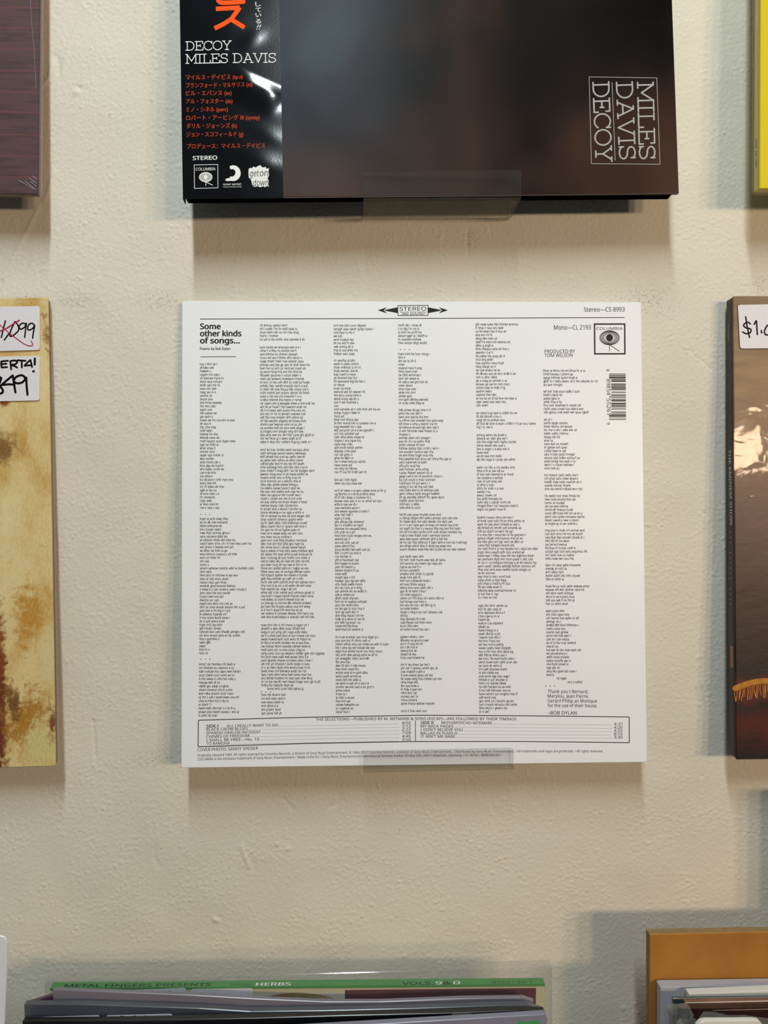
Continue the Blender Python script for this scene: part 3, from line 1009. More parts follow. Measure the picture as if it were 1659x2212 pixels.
    k.poly([(499, 386.2), (494, 385.6), (486.6, 388.2), (489, 390), (486.4, 391.4), (492, 392.0), (499, 391.6), (503, 389.5)])
    k.text('SONY MUSIC', (482.5, 401.4), (522, 400.6), 3.6, bold=0.008)
    k.text('Commercial Music Group', (482.5, 406.0), (522, 405.2), 2.0)
    k.build('music_logo', WHITE_INK, strip, 2)
    k = Ink(so)
    k.poly([(537.5, 366), (541, 363.6), (545, 364.6), (547, 361), (553, 363), (558, 359.6), (563, 358), (566, 362), (570, 363), (574, 361.4), (576, 366), (581, 364), (580.4, 371), (581.4, 380), (578, 386), (580.6, 392),
            (580, 398), (580.6, 404.4), (577, 402), (573, 405), (568, 403), (563, 405.2), (556, 403), (549, 404.4), (545, 400), (543.6, 392), (541, 387.5), (538, 385), (537, 376)])
    k.build('reissue_logo', WHITE_INK, strip, 2)
    k = Ink(so)
    k.text('get', (539.5, 382.2), (559, 381.8), 13.6, bold=0.004, slant=0.1)
    k.text('on', (561, 381.6), (579, 381.2), 13.6, bold=0.004, slant=0.1)
    k.text('down', (546.4, 402.4), (579.4, 401.6), 13.2, bold=0.004, slant=0.1)
    k.build('logo_lettering', INK_B, strip, 3)
    k = Ink(sf)                                                    # boxed title that reads downwards
    k.frame([(1272.6, 166.2), (1418.6, 168.4), (1425.6, 354.8), (1277.4, 353.6)], 1.15)
    k.stroke([(1322.0, 177.8), (1328.8, 346.8)], 1.15, False)
    slab_text(k, 'MILES', (1376.2, 178.4), (1380.4, 344.2), 35.5, 3.3)
    slab_text(k, 'DAVIS', (1330.6, 178.2), (1337.4, 344.6), 36.0, 3.3)
    slab_text(k, 'DECOY', (1279.8, 178.2), (1286.6, 348.0), 36.0, 3.3)
    k.build('boxed_title', SILVER_INK, root)
    return root, mw


# ------------------------------------------------------------------ neighbours on the wall, cut by the frame
def sticker_outline(sf, quad, r_px=6):
    """Rounded quad in pixels (bl, br, tr, tl order) mapped to local (x, z)."""
    q = [np.array(p, float) for p in quad]
    pts = []
    for i in range(4):
        p, a, b = q[i], q[i - 1], q[(i + 1) % 4]
        da, db = (a - p) / np.hypot(*(a - p)), (b - p) / np.hypot(*(b - p))
        for t in np.linspace(0, 1, 6):
            pts.append(p + da * r_px * (1 - t) ** 2 + db * r_px * t ** 2)
    L = sf.map(pts)
    return [(p[0], p[2]) for p in L]


def tan_sleeve():
    S, T = 0.3135, 0.0046
    foot, head = on_wall(119.5, 1655, 0.0225), on_wall(103, 652, 0.0075)
    mw = standing(foot, head, 0.012)
    print('tan size', (head - foot).length)
    root = thing('record_sleeve', 'tan and ochre painted record sleeve with two white price stickers', 'record sleeve', mw)
    m, nt, bs, new, link = base_mat('ochre_painting_print')
    vec = coords(nt)
    n1 = noise(nt, coords(nt, (1.5, 1, 0.8)), 17.0, 8.0, 0.66, 0.3)
    c = ramp(nt, n1, [(0.26, lin(150, 104, 44)), (0.38, lin(206, 170, 96)), (0.50, lin(224, 202, 142)), (0.64, lin(232, 216, 166)), (0.8, lin(238, 228, 190))])
    n2 = noise(nt, vec, 48.0, 7.0, 0.7, 0.5)
    c = mixc(nt, ramp(nt, n2, [(0.60, (0, 0, 0, 1)), (0.78, (1, 1, 1, 1))]), c, lin(176, 138, 60))
    n3 = noise(nt, coords(nt, (1, 1, 0.55)), 11.0, 3.0, 0.5, 0.8)
    c = mixc(nt, ramp(nt, n3, [(0.585, (0, 0, 0, 1)), (0.68, (1, 1, 1, 1))]), c, lin(134, 80, 26))
    # the painting's own blots: brown, rust, ochre and lichen-pale patches
    pf = Surf(mw)
    for (u, v, ru, rv, rgb, th) in ((4, 968, 34, 46, (140, 104, 48), 0.47), (-2, 1440, 16, 150, (140, 84, 30), 0.40), (-4, 1560, 20, 130, (112, 50, 16), 0.36), (62, 1330, 40, 90, (196, 150, 62), 0.46), (60, 1560, 60, 90, (176, 128, 44), 0.45),
                                    (30, 1520, 26, 50, (124, 84, 30), 0.47), (88, 1610, 40, 56, (214, 202, 140), 0.40), (112, 1560, 14, 60, (132, 84, 36), 0.50), (10, 870, 14, 10, (150, 78, 34), 0.40), (100, 730, 14, 60, (150, 118, 52), 0.52), (104, 1420, 22, 60, (220, 206, 156), 0.42)):
        p = pf.pt(u, v)
        sc_ = 3200.0
        mp = nt.nodes.new('ShaderNodeMapping')
        mp.inputs['Location'].default_value = (-p.x * sc_ / ru, 0, -p.z * sc_ / rv)
        mp.inputs['Scale'].default_value = (sc_ / ru, 0, sc_ / rv)
        link(coords(nt), mp.inputs['Vector'])
        ln = nt.nodes.new('ShaderNodeVectorMath')
        ln.operation = 'LENGTH'
        link(mp.outputs['Vector'], ln.inputs[0])
        ad = nt.nodes.new('ShaderNodeMath')
        ad.operation = 'MULTIPLY_ADD'
        link(ln.outputs['Value'], ad.inputs[0])
        ad.inputs[1].default_value = -0.30
        link(noise(nt, vec, 120.0, 8.0, 0.75, 0.3), ad.inputs[2])
        mk = nt.nodes.new('ShaderNodeMapRange')
        mk.inputs[1].default_value, mk.inputs[2].default_value = th - 0.24, th - 0.06
        link(ad.outputs[0], mk.inputs[0])
        c = mixc(nt, mk.outputs[0], c, lin(*rgb))
    weave = noise(nt, coords(nt, (2.2, 1, 1)), 330.0, 4.0, 0.7)
    c = mixc(nt, 0.18, c, ramp(nt, weave, [(0.4, lin(110, 86, 50)), (0.6, lin(240, 226, 190))]), 'OVERLAY')
    link(c, bs.inputs['Base Color'])
    bs.inputs['Roughness'].default_value = 0.45
    slab('front_panel', -S, 0, 0, S, 0.0, 0.0022, m, root)
    slab('back_panel', -S, 0.0, 0.0006, S - 0.0008, 0.0025, T, pm('plum_card_edge', (92, 58, 62), 0.4, var=0.2, scale=400), root)
    slab('shrink_wrap', -S - 0.0006, 0.0008, -0.0005, S + 0.0006, -0.0006, T + 0.0006, SHRINK, root, r=0.002)
    sf = Surf(mw)
    for q in ([(-95, 762), (87, 756.6), (87, 661.8), (-96, 665.2)], [(-96, 869), (86.5, 865.4), (87.2, 769.6), (-96, 772)]):
        o = prism('price_sticker', sticker_outline(sf, q), -0.0009, -0.0007, 0.00004, STICKER, root)
        lab(o, 'white sticker with a crossed-out handwritten price' if q[0][1] < 800 else 'white sticker with a handwritten sale price')
    g = lambda pts: [(x / 8.507, 640 + y / 8.507) for x, y in pts]
    ss = Surf(mw, (0, -0.0009, 0))
    k = Ink(ss)
    w = 3.1
    k.smooth(g([(-170, 450), (-205, 500), (-150, 590), (-160, 720), (-235, 700)]), w)
    k.smooth(g([(100, 450), (60, 610), (25, 755)]), w)
    k.smooth(g([(162, 690), (80, 805)]), w)
    k.smooth(g([(255, 500), (285, 468), (340, 560), (330, 645), (215, 735), (180, 705), (215, 590), (275, 475)]), w)
    k.smooth(g([(482, 512), (412, 495), (352, 550), (385, 605), (455, 565), (486, 495), (470, 620), (455, 755)]), w)
    k.smooth(g([(636, 535), (590, 496), (530, 522), (508, 596), (534, 622), (600, 592), (638, 535), (615, 660), (600, 770)]), w)
    w = 4.0
    k.stroke(g([(148, 1186), (25, 1196), (22, 1250), (30, 1308), (132, 1302)]), w)
    k.stroke(g([(28, 1246), (118, 1240)]), w)
    k.stroke(g([(190, 1195), (200, 1270), (206, 1345)]), w)
    k.smooth(g([(190, 1192), (275, 1180), (318, 1212), (280, 1248), (212, 1262), (262, 1280), (318, 1312)]), w)
    k.stroke(g([(322, 1176), (470, 1186)]), w)
    k.stroke(g([(400, 1186), (402, 1308)]), w)
    k.stroke(g([(450, 1276), (510, 1212), (560, 1172), (575, 1230), (590, 1300)]), w)
    k.stroke(g([(450, 1276), (582, 1266)]), w)
    k.stroke(g([(642, 1142), (638, 1255)]), w + 0.6)
    k.disc(g([(617, 1379)])[0], 3.0, 2.8, 12)
    w = 4.8
    k.smooth(g([(25, 1505), (-30, 1475), (-70, 1530), (-20, 1620), (50, 1720), (40, 1775), (-40, 1790), (-75, 1720), (-10, 1600), (25, 1505)]), w)
    k.stroke(g([(285, 1768), (262, 1630), (235, 1455), (120, 1550), (28, 1630), (150, 1618), (268, 1622)]), w)
    k.smooth(g([(470, 1530), (440, 1470), (380, 1452), (290, 1490), (256, 1565), (330, 1600), (420, 1575), (482, 1500)]), w)
    k.smooth(g([(484, 1494), (490, 1640), (506, 1808)]), w)
    k.build('handwritten_price', MARKER, root, 1)
    k = Ink(ss)
    k.smooth(g([(-60, 470), (0, 525), (165, 672), (300, 775), (460, 885), (570, 914), (600, 882), (572, 820)]), 2.2)
    k.smooth(g([(-80, 680), (0, 642), (110, 596), (355, 442)]), 3.2)
    k.build('red_cross_out', RED_MARKER, root, 1.6)
    return mw


def purple_sleeve():
    S, T = 0.314, 0.0042
    foot, head = on_wall(82.5, 420, 0.0265), on_wall(86, 2, 0.021)
    mw = standing(foot, head, 0.012)
    root = thing('record_sleeve', 'plum brown wood-grain record sleeve in shrink wrap at the upper left', 'record sleeve', mw)
    m, nt, bs, new, link = base_mat('plum_wood_print')
    vec = coords(nt, (0.25, 1, 1))
    sep = new('ShaderNodeSeparateXYZ')
    link(coords(nt), sep.inputs[0])
    base = ramp(nt, noise(nt, coords(nt, (0.12, 1, 1)), 240.0, 4.0, 0.6), [(0.3, lin(64, 44, 46)), (0.55, lin(90, 64, 64)), (0.75, lin(98, 62, 66))])
    n = noise(nt, vec, 30, 2)
    ad = new('ShaderNodeMath')
    ad.operation = 'MULTIPLY_ADD'
    link(n, ad.inputs[0])
    ad.inputs[1].default_value = 0.006
    link(sep.outputs[2], ad.inputs[2])
    wv = new('ShaderNodeMath')
    wv.operation = 'PINGPONG'
    wv.inputs[1].default_value = 0.0069
    link(ad.outputs[0], wv.inputs[0])
    line = new('ShaderNodeMapRange')
    line.inputs[1].default_value, line.inputs[2].default_value = 0.0009, 0.0001
    link(wv.outputs[0], line.inputs[0])
    c = mixc(nt, line.outputs[0], base, lin(108, 64, 64))
    blot = noise(nt, coords(nt, (0.5, 1, 1.6)), 60, 3)
    c = mixc(nt, ramp(nt, blot, [(0.58, (0, 0, 0, 1)), (0.74, (.6, .6, .6, 1))]), c, lin(44, 36, 40))
    link(c, bs.inputs['Base Color'])
    bs.inputs['Roughness'].default_value = 0.4
    slab('front_panel', -S, 0, 0, S, 0, T, m, root, r=0.0008)
    slab('shrink_wrap', -S - 0.0004, 0.0007, -0.0004, S + 0.0004, -0.0005, T + 0.0005, SHRINK, root, r=0.002)
    k = Ink(Surf(mw, (0, -0.0005, 0)))
    k.stroke([(66, 0), (69, 55), (74, 110), (78, 190)], 0.8, False)
    k.build('pale_film_line', pm('film_fold_line', (150, 140, 168), 0.2, 0.8), root)
    k = Ink(Surf(mw, (0, -0.0005, 0)))
    for a, b in (((54, 391), (78, 410)), ((66, 392), (79, 403)), ((40, 389), (72, 408)), ((62, 384), (79, 396)), ((70, 380), (80, 388))):
        k.stroke([a, b], 0.7, False)
    lab(k.build('film_crease', pm('film_crease', (200, 196, 214), 0.2, 0.8), root), 'bright creases in the film at the corner')
    return mw


def yellow_sleeve():
    S, T = 0.314, 0.0085
    foot, head = on_wall(1641.5, 407, 0.036), on_wall(1643.5, 0, 0.033)
    mw = standing(foot, head, 0.012)
    root = thing('record_sleeve', 'bright yellow record sleeve in shrink wrap at the upper right', 'record sleeve', mw)
    yel = pm('yellow_print', (236, 212, 0), 0.32, 0.5, var=0.02)
    slab('front_panel', 0, S, 0, S, 0, 0.0020, yel, root, r=0.0006)
    slab('spine', 0.0003, S - 0.001, 0.0008, S - 0.001, 0.0022, T, pm('olive_yellow_spine', (206, 190, 46), 0.5, var=0.05), root, r=0.0006)
    wrap = clear('crinkled_shrink_wrap', (0.98, 0.98, 0.975), 0.10, 0.03, (215, 212, 190), bmp=0.5, bscale=55.0)
    slab('shrink_wrap', -0.0012, S + 0.0006, -0.0010, S + 0.0004, -0.0005, T + 0.0005, wrap, root, r=0.003)
    k = Ink(Surf(mw, (0.0003, 0, 0), (-1, 0, 0)))
    y = 301
    for i in range(15):
        hgt = random.choice((1.6, 2.2, 2.8))
        if i not in (5, 9):
            k.add([(1632.4, y), (1635.4, y), (1635.4, y + hgt), (1632.4, y + hgt)], [(0, 1, 2, 3)])
        y += 4.1
    k.build('spine_lettering', pm('olive_ink', (70, 66, 30), 0.5), root)
    return mw


def curtain_sleeve():
    S, T = 0.3145, 0.0088
    foot, head = on_wall(1590.5, 1641, 0.0255), on_wall(1584, 648.5, 0.0135)
    mw = standing(foot, head, 0.014)
    print('curtain size', (head - foot).length)
    root = thing('record_sleeve', 'glossy brown and dark red record sleeve with gold fringe and a white price sticker', 'record sleeve', mw)
    m, nt, bs, new, link = base_mat('curtain_photo_print')
    vec = coords(nt)
    sep = new('ShaderNodeSeparateXYZ')
    link(vec, sep.inputs[0])
    wob = new('ShaderNodeMath')
    wob.operation = 'MULTIPLY_ADD'
    link(noise(nt, coords(nt, (1, 1, 0.4)), 22, 3), wob.inputs[0])
    wob.inputs[1].default_value = 0.05
    link(sep.outputs[2], wob.inputs[2])
    nrm = new('ShaderNodeMapRange')
    nrm.inputs[1].default_value, nrm.inputs[2].default_value = 0.025, S + 0.025
    link(wob.outputs[0], nrm.inputs[0])
    c = ramp(nt, nrm.outputs[0], [(0.0, lin(24, 12, 12)), (0.07, lin(84, 18, 14)), (0.11, lin(30, 12, 11)), (0.145, lin(112, 26, 18)), (0.19, lin(32, 18, 17)), (0.36, lin(54, 30, 30)), (0.5, lin(82, 52, 52)), (0.68, lin(122, 90, 68)), (0.85, lin(146, 120, 86)), (1.0, lin(134, 112, 84))])
    grain = noise(nt, coords(nt, (0.3, 1, 1.4)), 90, 4)
    c = mixc(nt, 0.35, c, ramp(nt, grain, [(0.35, lin(70, 64, 60)), (0.65, lin(190, 184, 180))]), 'OVERLAY')
    link(c, bs.inputs['Base Color'])
    bs.inputs['Roughness'].default_value = 0.42
    bs.inputs['Coat Weight'].default_value = 0.0
    bs.inputs['Coat Roughness'].default_value = 0.12
    bump(nt, bs, noise(nt, coords(nt, (0.7, 1, 1.2)), 60, 4, 0.6), 0.18, 0.0012)
    spine_m = pm('dark_brown_spine', (44, 33, 29), 0.5, 0.2, var=0.15, scale=30)
    slab('front_panel', 0, S, 0, S, 0, 0.0018, m, root, r=[0.0008, 0.0008, 0.0008, 0.0008])
    slab('spine', -0.0006, S - 0.001, 0.0006, S - 0.0004, 0.0020, T, spine_m, root, r=0.0016)
    wrap = clear('glossy_shrink_wrap', (0.99, 0.99, 0.985), 0.045, 0.004, bmp=0.16, bscale=42.0, stretch=(0.8, 1, 1.2), ior=1.22)
    slab('shrink_wrap', -0.0009, S + 0.0006, -0.0006, S + 0.0006, -0.0005, T + 0.0006, wrap, root, r=0.0022)
    sf = Surf(mw)
    k = Ink(sf)                                                    # gold fringe in the picture
    k.smooth([(1588, 1487), (1605, 1480), (1630, 1473), (1662, 1471), (1720, 1478)], 12)
    random.seed(21)
    for i in range(30):
        x = 1588 + i * 4.2
        y = 1484 - 9 * math.sin(min(1, i / 18) * 1.6)
        k.smooth([(x, y), (x + random.uniform(-2, 2), y + 13), (x + random.uniform(-4, 3), y + random.uniform(24, 34))], 1.5, 4)
    k.build('gold_fringe_print', pm('gold_ochre_ink', (186, 120, 34), 0.4, 0.5, var=0.3, scale=200), root)
    o = prism('price_sticker', sticker_outline(sf, [(1597.6, 753.4), (1765, 752), (1763, 656), (1592.6, 659.4)], 5), -0.0009, -0.0007, 0.00004, STICKER, root)
    lab(o, 'white sticker with a handwritten price')
    g = lambda pts: [(1340 + x / 4.423, 600 + y / 4.423) for x, y in pts]
    k = Ink(Surf(mw, (0, -0.0009, 0)))
    w = 3.2
    k.smooth(g([(1242, 442), (1215, 424), (1178, 450), (1195, 476), (1244, 490), (1242, 522), (1205, 535), (1168, 518)]), w)
    k.smooth(g([(1197, 372), (1212, 470), (1234, 570)]), w)
    k.smooth(g([(1278, 446), (1299, 412), (1304, 480), (1309, 543)]), w)
    k.stroke(g([(1346, 504), (1350, 528)]), w)
    k.smooth(g([(1432, 448), (1400, 460), (1376, 515), (1392, 545), (1428, 535), (1446, 480), (1432, 448)]), w)
    k.build('handwritten_price', pm('brown_black_marker', (36, 18, 26), 0.5, 0.05), root)
    k = Ink(Surf(mw, (-0.0006, 0, 0), (-1, 0, 0)))
    k.text('THE EMINEM SHOW', (1573.6, 971), (1577.2, 1135), 5.4, bold=0.022)
    lab(k.build('spine_lettering', pm('spine_silver_ink', (176, 168, 158), 0.4, var=0.05), root), 'pale title lettering running down the spine')
    k = Ink(Surf(mw, (-0.0006, 0, 0), (-1, 0, 0)))
    for i, y in enumerate(np.linspace(1148, 1304, 15)):
        if i not in (3, 10):
            k.add([(1576.6, y), (1579.6, y), (1579.6, y + 3), (1576.6, y + 3)], [(0, 1, 2, 3)])
    k.build('small_spine_print', pm('dim_spine_ink', (118, 106, 98), 0.5), root)
    k = Ink(Surf(mw, (-0.0006, 0, 0), (-1, 0, 0)))
    for i in range(9):
        k.add([(1572.6, 700 + i * 4.4), (1574.6, 700 + i * 4.4), (1574.6, 703 + i * 4.4), (1572.6, 703 + i * 4.4)], [(0, 1, 2, 3)])
    k.build('spine_catalogue_print', pm('dim_spine_ink_b', (118, 106, 98), 0.5), root)
    k = Ink(Surf(mw, (-0.0006, 0, 0), (-1, 0, 0)))
    k.poly([(1577, 1395), (1584, 1395), (1584.6, 1442), (1577.6, 1442)])
    k.build('spine_colour_block', pm('ochre_spine_block', (138, 90, 50), 0.5), root)
    return mw


_, mw_white = white_sleeve()
_, mw_dark = dark_sleeve()
mw_tan, mw_purple, mw_yellow, mw_curtain = tan_sleeve(), purple_sleeve(), yellow_sleeve(), curtain_sleeve()

# ledges under the wall sleeves; only two of them fall inside the frame
def ledge_under(mw, xc0, xc1, T, label, lip):
    lo = min((mw @ Vector((x, y, -0.0006))).z for x in (xc0, xc1) for y in (0, T))
    hf = max(-(mw @ Vector((x, -0.0012, z))).y for x in (xc0, xc1) for z in (0, lip))
    a, b = (mw @ Vector((xc0, 0, 0))).x, (mw @ Vector((xc1, 0, 0))).x
    return ledge(a, b, lo - 0.0002, hf + 0.0026, lip, label)


sfm, sfw = Surf(mw_dark), Surf(mw_white)
ledge_under(mw_dark, sfm.pt(784.5, 420).x, sfm.pt(1122, 420).x, 0.0088, 'clear acrylic ledge holding up the dark sleeve with the paper strip', 0.0165)
ledge_under(mw_white, sfw.pt(785, 1640).x, sfw.pt(1107, 1640).x, 0.0042, 'clear acrylic ledge holding up the white sleeve with columns of text', 0.0125)
ledge_under(mw_tan, -0.205, -0.105, 0.0058, 'clear acrylic ledge holding up the tan painted sleeve', 0.0125)
ledge_under(mw_purple, -0.205, -0.105, 0.0042, 'clear acrylic ledge holding up the plum wood-grain sleeve', 0.0125)
ledge_under(mw_yellow, 0.105, 0.205, 0.0085, 'clear acrylic ledge holding up the bright yellow sleeve', 0.0165)
ledge_under(mw_curtain, 0.105, 0.205, 0.0088, 'clear acrylic ledge holding up the brown and dark red sleeve', 0.0125)

# ------------------------------------------------------------------ racks of records below, cut by the frame
def flat_frame(h, x=0.0, z=1.5):
    return Matrix.Translation((x, -h, z))


RACK_Z = 0.862


def racked(name, label, h, T, top_px, mats, group, bottom=None, film=None, cat='record sleeve'):
    """A sleeve standing in a rack: front plane h off the wall, top edge through the given pixels, foot on the rack base."""
    pw = [on_wall(u, v, h) for u, v in top_px]
    xm = (pw[0].x + pw[-1].x) / 2
    zb = RACK_Z + 0.0005 if bottom is None else bottom
    mw = flat_frame(h, xm, zb)
    root = thing(name, label, cat, mw, group)
    pts = [(pw[0].x - xm, 0.0), (pw[-1].x - xm, 0.0)] + [(p.x - xm, p.z - zb) for p in reversed(pw)]
    prism('jacket', pts, 0.0, T, 0.0003, mats, root)
    return root, mw, Surf(mw)


def tray(name, label, x0, x1, h0, h1, mat):
    root = thing(name, label, 'record rack', Matrix.Translation(((x0 + x1) / 2, 0, RACK_Z)))
    w = (x1 - x0) / 2
    slab('base', -w, w, -0.010, 0.0, -h1, 0.0, mat, root, r=0.001)
    slab('front_lip', -w, w, 0.0, 0.06, -h1, -h1 + 0.009, mat, root, r=0.001)
    return root


MDF = None
def make_mdf():
    m, nt, bs, new, link = base_mat('raw_mdf_board')
    vec = coords(nt)
    c = ramp(nt, noise(nt, vec, 26, 4, 0.6), [(0.32, lin(158, 106, 42)), (0.68, lin(176, 122, 54))])
    f = noise(nt, vec, 620, 3, 0.7)
    c = mixc(nt, ramp(nt, f, [(0.62, (0, 0, 0, 1)), (0.75, (.7, .7, .7, 1))]), c, lin(112, 70, 26))
    link(c, bs.inputs['Base Color'])
    bs.inputs['Roughness'].default_value = 0.6
    bs.inputs['Specular IOR Level'].default_value = 0.3
    return m


MDF = make_mdf()
MDF_EDGE = pm('mdf_cut_edge', (150, 122, 84), 0.7, 0.2, var=0.12, scale=200)
GL = 'record sleeves in the rack below the white sleeve'
GR = 'record sleeves in the fibreboard rack at the lower right'

# left rack
tray('record_rack', 'fibreboard rack holding the row of sleeves below the white sleeve', -0.215, 0.125, 0.0, 0.125, MDF)


def green_spine():
    h, T = 0.0555, 0.0052
    cream = pm('cream_border_print', (206, 200, 160), 0.45, var=0.04)
    root, mw, sf = racked('record_sleeve', 'record sleeve with a bright green spine lying uppermost in the lower rack', h, T, [(108, 2135.5), (620, 2130), (1177, 2126)], cream, GL)
    top = max((Vector(v.co) for v in root.children[0].data.vertices), key=lambda p: p.z)
    # the green spine sits along the sloping top edge
    a, b = sf.pt(108, 2135.5), sf.pt(1177, 2126)
    V = []
    for p in (a, b):
        V += [(p.x, -0.0002, p.z - 0.0012), (p.x, -0.0002, p.z + 0.0003), (p.x, T + 0.0002, p.z + 0.0006), (p.x, T + 0.0002, p.z - 0.0012)]
    Fc = [(0, 4, 5, 1), (1, 5, 6, 2), (2, 6, 7, 3), (3, 7, 4, 0), (0, 1, 2, 3), (7, 6, 5, 4)]
    sp = mesh_obj('spine', V, Fc, pm('green_spine_print', (74, 150, 78), 0.4, 0.5, var=0.06), root)
    lab(sp, 'bright green spine with dark and white lettering')
    ed = (Vector(V[5]) - Vector(V[1])).normalized()
    dp = (Vector(V[2]) - Vector(V[1])).normalized()
    st = Surf(mw, V[1], ed.cross(dp))
    k = Ink(st)
    k.text('METAL FINGERS PRESENTS', (138, 2133.0), (455, 2130.0), 6.8, bold=0.02, slant=0.4)
    k.build('series_lettering', pm('dark_green_ink_b', (20, 42, 24), 0.4), sp)
    k = Ink(st)
    k.text('VOLS.', (868, 2127.4), (936, 2126.8), 6.4, bold=0.02)
    k.text('&', (957, 2126.6), (975, 2126.4), 6.4, bold=0.02)
    k.build('dark_lettering', pm('dark_green_ink', (26, 50, 30), 0.4), sp)
    k = Ink(st)
    k.text('SPECIAL', (498, 2129.8), (545, 2129.3), 5.0, bold=0.004)
    k.build('faint_lettering', pm('mid_green_ink_b', (46, 104, 52), 0.4), sp)
    k = Ink(st)
    k.text('RSE0136-1', (1063, 2125.6), (1148, 2124.8), 6.0)
    k.build('catalogue_lettering', pm('mid_green_ink', (40, 92, 46), 0.4), sp)
    k = Ink(st)
    k.text('HERBS', (552, 2129.6), (628, 2128.8), 6.8, bold=0.02, slant=0.25)
    k.build('title_lettering', WHITE_INK, sp)
    k = Ink(st)
    k.text('9', (941, 2126.8), (955, 2126.6), 6.8, bold=0.01)
    k.text('0', (979, 2126.4), (994, 2126.2), 6.8, bold=0.01)
    k.build('volume_numbers', WHITE_INK, sp)
    k = Ink(sf)
    k.poly([(112, 2146), (510, 2142), (510, 2212), (112, 2212)])
    lab(k.build('burgundy_panel', pm('burgundy_print_b', (92, 40, 48), 0.35, var=0.2, scale=40), root, 1), 'burgundy panel on the front cover')
    k = Ink(sf)
    k.poly([(745, 2138.5), (1158, 2134), (1156, 2212), (745, 2212)])
    lab(k.build('burgundy_panel', pm('burgundy_print', (92, 40, 48), 0.35, var=0.2, scale=40), root, 1), 'burgundy panel on the front cover')
    k = Ink(sf)
    k.poly([(511, 2146), (745, 2143), (745, 2212), (511, 2212)])
    k.build('picture_panel', pm('pale_picture_print', (206, 204, 190), 0.4), root, 1)
    k = Ink(sf)
    for r, w in ((96, 2.2), (84, 3.0), (70, 2.4), (56, 5.0)):
        k.smooth([(640 - r, 2166), (640 - r * .6, 2152 + (96 - r) * .12), (640, 2145 + (96 - r) * .16), (640 + r * .7, 2153 + (96 - r) * .12), (640 + r, 2170)], w)
    k.build('picture_lines', pm('tan_picture_ink', (156, 128, 84), 0.4, var=0.2), root, 2)
    for x0, x1, yl, yr in ((115, 258, 2141, 2137), (268, 402, 2138.5, 2133.4), (412, 546, 2136, 2134)):
        o = prism('price_sticker', sticker_outline(sf, [(x0, 2176), (x1, 2174), (x1, yr), (x0, yl)], 5), -0.0004, -0.00024, 0.00003, STICKER, root)
    k = Ink(Surf(mw, (0, -0.0004, 0)))
    for x, y in ((292, 2144), (318, 2142.6), (345, 2143.5), (366, 2142.8), (436, 2146.4), (462, 2147.6)):
        k.smooth([(x - 5, y + 5), (x - 3, y), (x + 2, y - 1), (x + 5, y + 3), (x + 5, y + 9)], 2.6, 4)
    k.build('handwritten_price', MARKER, root)
    # clear outer sleeve
    z1 = sf.pt(600, 2103).z
    x1 = sf.pt(1192, 2150).x
    slab('outer_sleeve', a.x - 0.003, x1, 0.001, z1, -0.0012, T + 0.0014, BAG, root, r=0.001)
    lab(root.children[-1], 'clear plastic outer sleeve')
    return root


green_spine()
lav = pm('lavender_reflection_film', (122, 118, 128), 0.28, 0.6, var=0.10, scale=18, bmp=0.2, bscale=14)  # reflection on the clear plastic put into the film's colour
plum = pm('deep_plum_print', (82, 52, 74), 0.35, 0.5, var=0.15)
slate = pm('slate_film', (74, 78, 88), 0.25, 0.6, var=0.35, scale=9, bmp=0.2, bscale=14)
black = pm('black_gloss_print', (17, 18, 22), 0.25, 0.5, var=0.25, scale=20)
lilac = pm('lilac_grey_film', (132, 132, 148), 0.3, 0.5, var=0.08)

racked('record_sleeve', 'deep plum record sleeve whose corner shows left of the green spine', 0.0640, 0.003, [(62, 2166), (112, 2151), (420, 2158), (820, 2172), (1140, 2170)], plum, GL)
racked('record_sleeve', 'film sleeve with a painted lavender grey reflection and a sagging top edge in front of the green spine', 0.0690, 0.003, [(114, 2139), (250, 2143), (420, 2150), (560, 2158), (700, 2164), (820, 2164), (1000, 2157), (1128, 2155), (1153, 2163)], lav, GL)
r3, m3, s3 = racked('record_sleeve', 'slate grey film sleeve with two white stickers along its top edge', 0.0770, 0.004, [(52, 2170), (180, 2170), (300, 2174), (430, 2178), (540, 2185), (700, 2183), (900, 2178), (1080, 2172), (1140, 2172), (1170, 2182)], slate, GL)
for q in ([(66, 2240), (216, 2240), (216, 2192.5), (70, 2197)], [(228, 2240), (374, 2240), (373, 2189.5), (229, 2193)]):
    prism('price_sticker', sticker_outline(s3, q, 6), -0.0003, -0.0001, 0.00003, STICKER, r3)
k = Ink(Surf(m3, (0, -0.0003, 0)))
for x in (262, 290, 312, 338, 352):
    k.smooth([(x - 6, 2201), (x - 2, 2196), (x + 3, 2195), (x + 6, 2200)], 2.4, 4)
k.build('handwritten_price', MARKER, r3)
k = Ink(s3)
k.poly([(1082, 2173.5), (1121, 2173), (1122, 2178), (1082, 2178.5)])
k.build('green_tab', pm('green_tab_print', (62, 152, 84), 0.4), r3)
r4, m4, s4 = racked('record_sleeve', 'glossy black record sleeve standing in front of the slate grey one', 0.0850, 0.004, [(48, 2207), (300, 2204), (560, 2199), (760, 2193), (980, 2188), (1120, 2182), (1176, 2184), (1178, 2190)], black, GL)
k = Ink(s4)
k.poly([(976, 2190), (1018, 2188), (1019, 2240), (976, 2240)])
k.build('pale_panel', pm('warm_grey_panel', (112, 106, 100), 0.4), r4)
r5, m5, s5 = racked('record_sleeve', 'lilac grey film sleeve tilted foremost in the lower rack', 0.0930, 0.004, [(52, 2256), (800, 2213), (1177, 2191), (1182, 2200)], lilac, GL)
k = Ink(s5)
k.poly([(1118, 2207), (1166, 2204), (1167, 2216), (1119, 2218)])
k.build('green_tab', pm('green_tab_print_b', (66, 156, 92), 0.4), r5)

